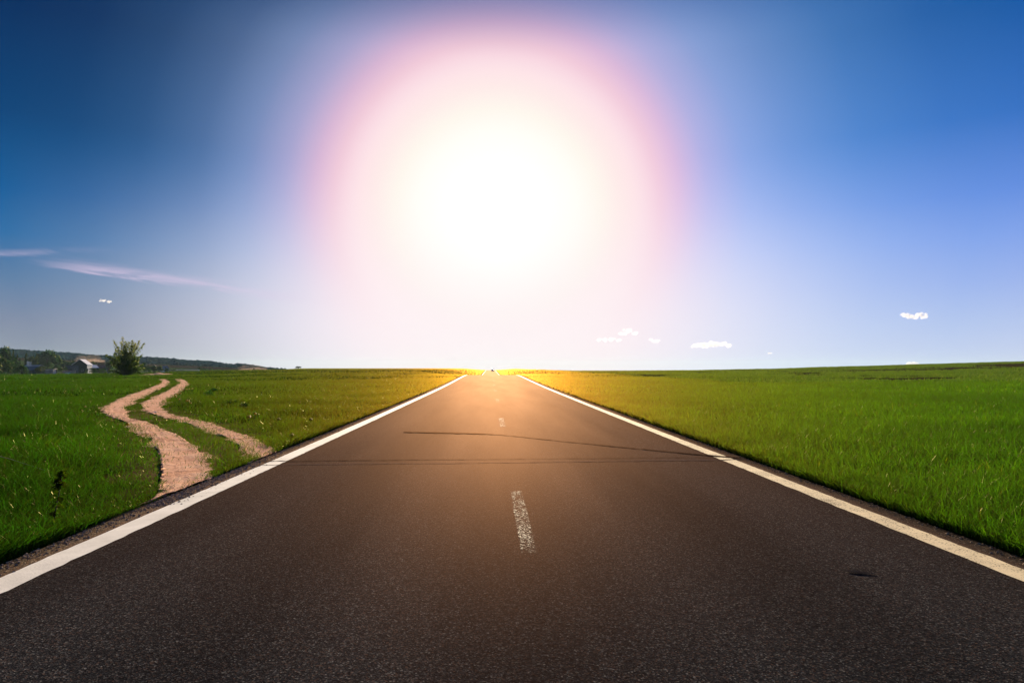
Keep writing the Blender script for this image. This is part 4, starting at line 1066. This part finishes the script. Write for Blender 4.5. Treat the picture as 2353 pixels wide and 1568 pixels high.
cloud(2100, 727, 66, 18, 'brightest small white cumulus cloud high over the right field', [(-.62, .15, .3), (-.3, .0, .25), (.05, -.1, .25), (.45, .25, .3), (.75, .0, .25)], seed=2)
cloud(1636, 793, 98, 14, 'long flat white cloud low above the right field', [(-.75, -.1, .16), (-.45, .05, .2), (-.1, .1, .22), (.2, .2, .22), (.5, .25, .2), (.75, 0, .16)], seed=3, tau=.7)
cloud(1444, 764, 54, 18, 'pale puffy cloud right of the sun glow, uppermost of its three', [(-.55, -.1, .3), (0, .2, .35), (.5, -.1, .28)], seed=4, tau=.28)
cloud(1400, 780, 72, 10, 'pale flat cloud right of the sun glow, leftmost of its three', [(-.7, -.1, .15), (-.3, .0, .18), (.1, .1, .2), (.6, -.05, .16)], seed=5, tau=.28)
cloud(1502, 781, 36, 16, 'pale small cloud right of the sun glow, rightmost of its three', [(-.35, .1, .34), (.3, -.15, .4)], seed=6, tau=.28)
cloud(2094, 838, 60, 14, 'pale rounded cloud just rising over the right field edge', [(-.45, -.2, .3), (0, .15, .4), (.45, -.2, .3)], seed=7)
cloud(243, 691, 30, 9, 'small pink cloud in the left sky under the streak', [(-.5, .05, .35), (.45, -.15, .35)], seed=8, tau=.6)
cloud(1768, 811, 14, 4, 'tiny cloud fleck right of the long flat cloud', [(-.3, 0, .4), (.4, 0, .3)], seed=9)

# dust raised on the far ploughed field
def dust(px0, px1, ytop, ybot, Y, label, dens):
    m, nt, out = new_mat('dust'); L = nt.links.new
    tc = N(nt, 'ShaderNodeTexCoord'); no = N(nt, 'ShaderNodeTexNoise', inp={'Scale': 3.2, 'Detail': 3.0, 'Roughness': .6}); L(tc.outputs['Object'], no.inputs['Vector'])
    sx = N(nt, 'ShaderNodeSeparateXYZ'); L(tc.outputs['Generated'], sx.inputs[0])
    zf = N(nt, 'ShaderNodeMapRange', inp={1: 0.0, 2: 1.0, 3: 1.0, 4: 0.0}); L(sx.outputs[2], zf.inputs[0])
    nf = N(nt, 'ShaderNodeMapRange', inp={1: .38, 2: .68, 3: 0.0, 4: dens}); L(no.outputs['Fac'], nf.inputs[0])
    pw = N(nt, 'ShaderNodeMath', operation='POWER', inp={1: 1.6}); L(zf.outputs[0], pw.inputs[0])
    mu = N(nt, 'ShaderNodeMath', operation='MULTIPLY'); L(nf.outputs[0], mu.inputs[0]); L(pw.outputs[0], mu.inputs[1])
    v = N(nt, 'ShaderNodeVolumePrincipled', inp={'Color': (.85, .62, .52, 1), 'Anisotropy': .4}); L(mu.outputs[0], v.inputs['Density'])
    L(v.outputs[0], out.inputs['Volume'])
    a = at_depth(px0, Y); b = at_depth(px1, Y)
    zb = CAM_H + (842 - ybot) / FPX * Y; zt_ = CAM_H + (842 - ytop) / FPX * Y
    bm = bmesh.new(); bmesh.ops.create_icosphere(bm, subdivisions=3, radius=1)
    for v_ in bm.verts:
        c = v_.co; v_.co = Vector((c.x * .5, c.y * .35, max(c.z, -.12) * (1 + .25 * math.sin(c.x * 7))))
    o = bm_obj('dust_cloud', bm, m); o.location = ((a.x + b.x) / 2, Y, zb); o.scale = (b.x - a.x, b.x - a.x, zt_ - zb); o.name = 'dust'
    tag(o, label, None, None, 'stuff')
dust(172, 240, 813, 829.5, 715, 'pale dust blowing over the ploughed field', .036)
dust(545, 615, 835, 847.5, 640, 'pale dust blowing over the far field edge', .022)

# ------------------------------------------------------------------ haze, sky, sun
SUN_EL, SUN_AZ = math.radians(14.4), math.radians(.6)
sdir = Vector((math.sin(SUN_AZ) * math.cos(SUN_EL), math.cos(SUN_AZ) * math.cos(SUN_EL), math.sin(SUN_EL)))
HAZE_D, HAZE_G = .000058, .2
lo = float(V[:, 2].min()) if False else float(GZ.min())
bm = bmesh.new()
x0, x1, y0, y1, z0, z1_ = gx[0] - 50, gx[-1] + 50, gy[0] - 50, gy[-1] + 50, lo - 1, float(GZ.max()) + 9
add_box(bm, ((x0 + x1) / 2, (y0 + y1) / 2, (z0 + z1_) / 2), (x1 - x0, y1 - y0, z1_ - z0))
m, nt, out = new_mat('haze')
pv = N(nt, 'ShaderNodeVolumePrincipled', inp={'Color': (.60, .88, 1.0, 1), 'Density': HAZE_D, 'Anisotropy': HAZE_G})
nt.links.new(pv.outputs[0], out.inputs['Volume'])
tag(bm_obj('haze', bm, m), kind='stuff')

sl = bpy.data.lights.new('sun', 'SUN'); so = bpy.data.objects.new('sun', sl); col.objects.link(so)
sl.energy = 5.0; sl.angle = math.radians(.5); sl.color = (1, .80, .54)
so.rotation_euler = (-sdir).to_track_quat('-Z', 'Y').to_euler(); so.location = (0, 60, 60)

w = bpy.data.worlds.new('World'); sc.world = w; w.use_nodes = True
nt = w.node_tree; nt.nodes.clear(); L = nt.links.new
wo = N(nt, 'ShaderNodeOutputWorld'); bg = N(nt, 'ShaderNodeBackground', inp={'Strength': .5}); L(bg.outputs[0], wo.inputs['Surface'])
sky = N(nt, 'ShaderNodeTexSky', sky_type='NISHITA'); sky.sun_disc = False; sky.sun_elevation = SUN_EL; sky.sun_rotation = SUN_AZ
sky.air_density = 1.0; sky.dust_density = .05; sky.ozone_density = 4.0
def M_(op, a=None, b=None, c=None, clamp=False):
    n = N(nt, 'ShaderNodeMath', operation=op); n.use_clamp = clamp
    for i_, v_ in enumerate((a, b, c)):
        if v_ is None: continue
        if isinstance(v_, (int, float)): n.inputs[i_].default_value = v_
        else: L(v_, n.inputs[i_])
    return n.outputs[0]
def MR(v_, a, b, c=0.0, d=1.0, smooth=True):
    n = N(nt, 'ShaderNodeMapRange', interpolation_type='SMOOTHSTEP' if smooth else 'LINEAR', inp={1: a, 2: b, 3: c, 4: d}); L(v_, n.inputs[0]); return n.outputs[0]
def MIX(f, a, b, mode='MIX'):
    n = N(nt, 'ShaderNodeMix', data_type='RGBA', blend_type=mode)
    for i_, v_ in ((0, f), (6, a), (7, b)):
        if isinstance(v_, (int, float)): n.inputs[i_].default_value = v_
        elif isinstance(v_, tuple): n.inputs[i_].default_value = (*v_, 1)
        else: L(v_, n.inputs[i_])
    return n.outputs[2]
geo = N(nt, 'ShaderNodeTexCoord'); dvec = geo.outputs['Generated']
nv = N(nt, 'ShaderNodeVectorMath', operation='NORMALIZE'); L(dvec, nv.inputs[0])
dt = N(nt, 'ShaderNodeVectorMath', operation='DOT_PRODUCT'); L(nv.outputs[0], dt.inputs[0])
GEL = math.radians(12.5)
dt.inputs[1].default_value = (math.sin(SUN_AZ) * math.cos(GEL), math.cos(SUN_AZ) * math.cos(GEL), math.sin(GEL))
theta = M_('DIVIDE', M_('ARCCOSINE', M_('MINIMUM', dt.outputs['Value'], .999999)), math.radians(45), clamp=True)
sxyz = N(nt, 'ShaderNodeSeparateXYZ'); L(nv.outputs[0], sxyz.inputs[0])
el = M_('DIVIDE', M_('ARCSINE', sxyz.outputs[2]), math.radians(40), clamp=True)
az = M_('ARCTAN2', sxyz.outputs[0], sxyz.outputs[1])
def eramp(stops): return ramp(nt, [(e_ / 40, c_) for e_, c_ in stops], 'EASE' if False else 'LINEAR')
BL = eramp([(0, (.26, .29, .36)), (3, (.21, .255, .37)), (6, (.11, .21, .38)), (9, (.028, .155, .38)), (12, (.004, .105, .32)), (17, (.001, .055, .19)), (24, (.0008, .026, .11)), (40, (.001, .018, .08))])
BR = eramp([(0, (.58, .64, .85)), (3, (.46, .56, .85)), (6, (.33, .45, .84)), (9, (.22, .36, .82)), (12, (.125, .265, .74)), (17, (.032, .155, .54)), (24, (.003, .088, .36)), (40, (.002, .045, .2))])
L(el, BL.inputs['Fac']); L(el, BR.inputs['Fac'])
base = MIX(MR(az, math.radians(-34), math.radians(26)), BL.outputs[0], BR.outputs[0])
AU = ramp(nt, [(t_ / 45, c_) for t_, c_ in [(0, (1.3, 1.3, 1.25)), (4, (1.08, 1.08, 1.03)), (6.6, (1.02, 1.01, .95)), (8.4, (1.0, .94, .86)), (10, (1, .84, .82)), (11.8, (1, .76, .81)), (13.3, (1, .66, .76)), (14.8, (.94, .62, .82)), (17, (.74, .66, .98)), (20, (.56, .70, 1.1)), (28, (.34, .68, 1.1)), (45, (.2, .7, 1.1))]])
L(theta, AU.inputs['Fac'])
AL = ramp(nt, [(t_ / 45, (c_, c_, c_)) for t_, c_ in [(0, 1), (11.2, 1), (12.4, .95), (13.9, .82), (15.2, .68), (17, .51), (19.5, .33), (23, .15), (27, .055), (31, .012), (35, 0)]])
L(theta, AL.inputs['Fac'])
AR = ramp(nt, [(t_ / 45, (c_, c_, c_)) for t_, c_ in [(0, 1), (11.2, 1), (12.4, .95), (13.9, .84), (15.2, .72), (17, .58), (19.5, .44), (23, .30), (28, .155), (33, .06), (40, 0)]])
L(theta, AR.inputs['Fac'])
side = MR(az, math.radians(-4), math.radians(14))
alp = M_('ADD', M_('MULTIPLY', AR.outputs[0], side), M_('MULTIPLY', AL.outputs[0], M_('SUBTRACT', 1.0, side)))
alf = M_('MULTIPLY', alp, MR(el, .61, .76, 1.0, .42))
tot = MIX(alf, base, AU.outputs[0])
HZ = ramp(nt, [(t_ / 45, (c_, c_, c_)) for t_, c_ in [(0, .5), (7, .85), (11, .97), (15, .88), (19, .68), (24, .40), (30, .13), (35, 0)]]); L(theta, HZ.inputs['Fac'])
hz = M_('MULTIPLY', MR(el, .02, .42, 1.0, 0.0), HZ.outputs[0])
tot = MIX(hz, tot, (1.0, .90, .925))
sk = MIX(1.0, sky.outputs[0], (.05, .05, .05), 'MULTIPLY')
tot = MIX(.003, tot, sk)
# thin cirrus streaks far up in the left sky, fixed in the sky's own directions
ga = M_('DIVIDE', sxyz.outputs[0], M_('MAXIMUM', sxyz.outputs[1], .05)); ge = M_('DIVIDE', sxyz.outputs[2], M_('MAXIMUM', sxyz.outputs[1], .05))
cmb = N(nt, 'ShaderNodeCombineXYZ'); L(M_('MULTIPLY', ga, 9.0), cmb.inputs[0])
L(M_('MULTIPLY', M_('ADD', ge, M_('MULTIPLY', ga, .13)), 95.0), cmb.inputs[1])
cn = N(nt, 'ShaderNodeTexNoise', inp={'Scale': 1.0, 'Detail': 7.0, 'Roughness': .6, 'Distortion': .5}); L(cmb.outputs[0], cn.inputs['Vector'])
cnf = MR(cn.outputs['Fac'], .34, .66)
def streak(a0, e0, slope, below, above, aa, amp):
    v_ = M_('SUBTRACT', ge, M_('ADD', M_('MULTIPLY', M_('SUBTRACT', ga, a0), slope), e0))
    v_ = M_('ADD', v_, M_('MULTIPLY', M_('SUBTRACT', cn.outputs['Fac'], .5), .012))
    m_ = M_('MULTIPLY', MR(v_, -below, below * .6), MR(v_, above * .15, above, 1.0, 0.0))
    along = M_('MULTIPLY', MR(ga, aa[0], aa[1]), MR(ga, aa[2], aa[3], 1.0, 0.0))
    return M_('MULTIPLY', M_('MULTIPLY', m_, along), amp)
s1 = streak(-.654, .1450, -.140, .0035, .024, (-.68, -.54, -.46, -.22), 1.0)
s2 = streak(-.718, .1600, .03, .006, .012, (-.95, -.72, -.70, -.50), .42)
cir = M_('MULTIPLY', M_('ADD', s1, s2), M_('MULTIPLY_ADD', cnf, .95, .05))
tot = MIX(M_('MULTIPLY', cir, .74, clamp=True), tot, (.74, .60, .80))
L(tot, bg.inputs['Color'])

sc.view_settings.view_transform = 'Standard'; sc.view_settings.look = 'None'; sc.view_settings.exposure = 1.0; sc.view_settings.gamma = 1
sc.cycles.use_denoising = True
sc.cycles.max_bounces = 6; sc.cycles.diffuse_bounces = 3; sc.cycles.glossy_bounces = 2; sc.cycles.transmission_bounces = 3; sc.cycles.transparent_max_bounces = 10; sc.cycles.volume_bounces = 0
sc.cycles.sample_clamp_indirect = 4
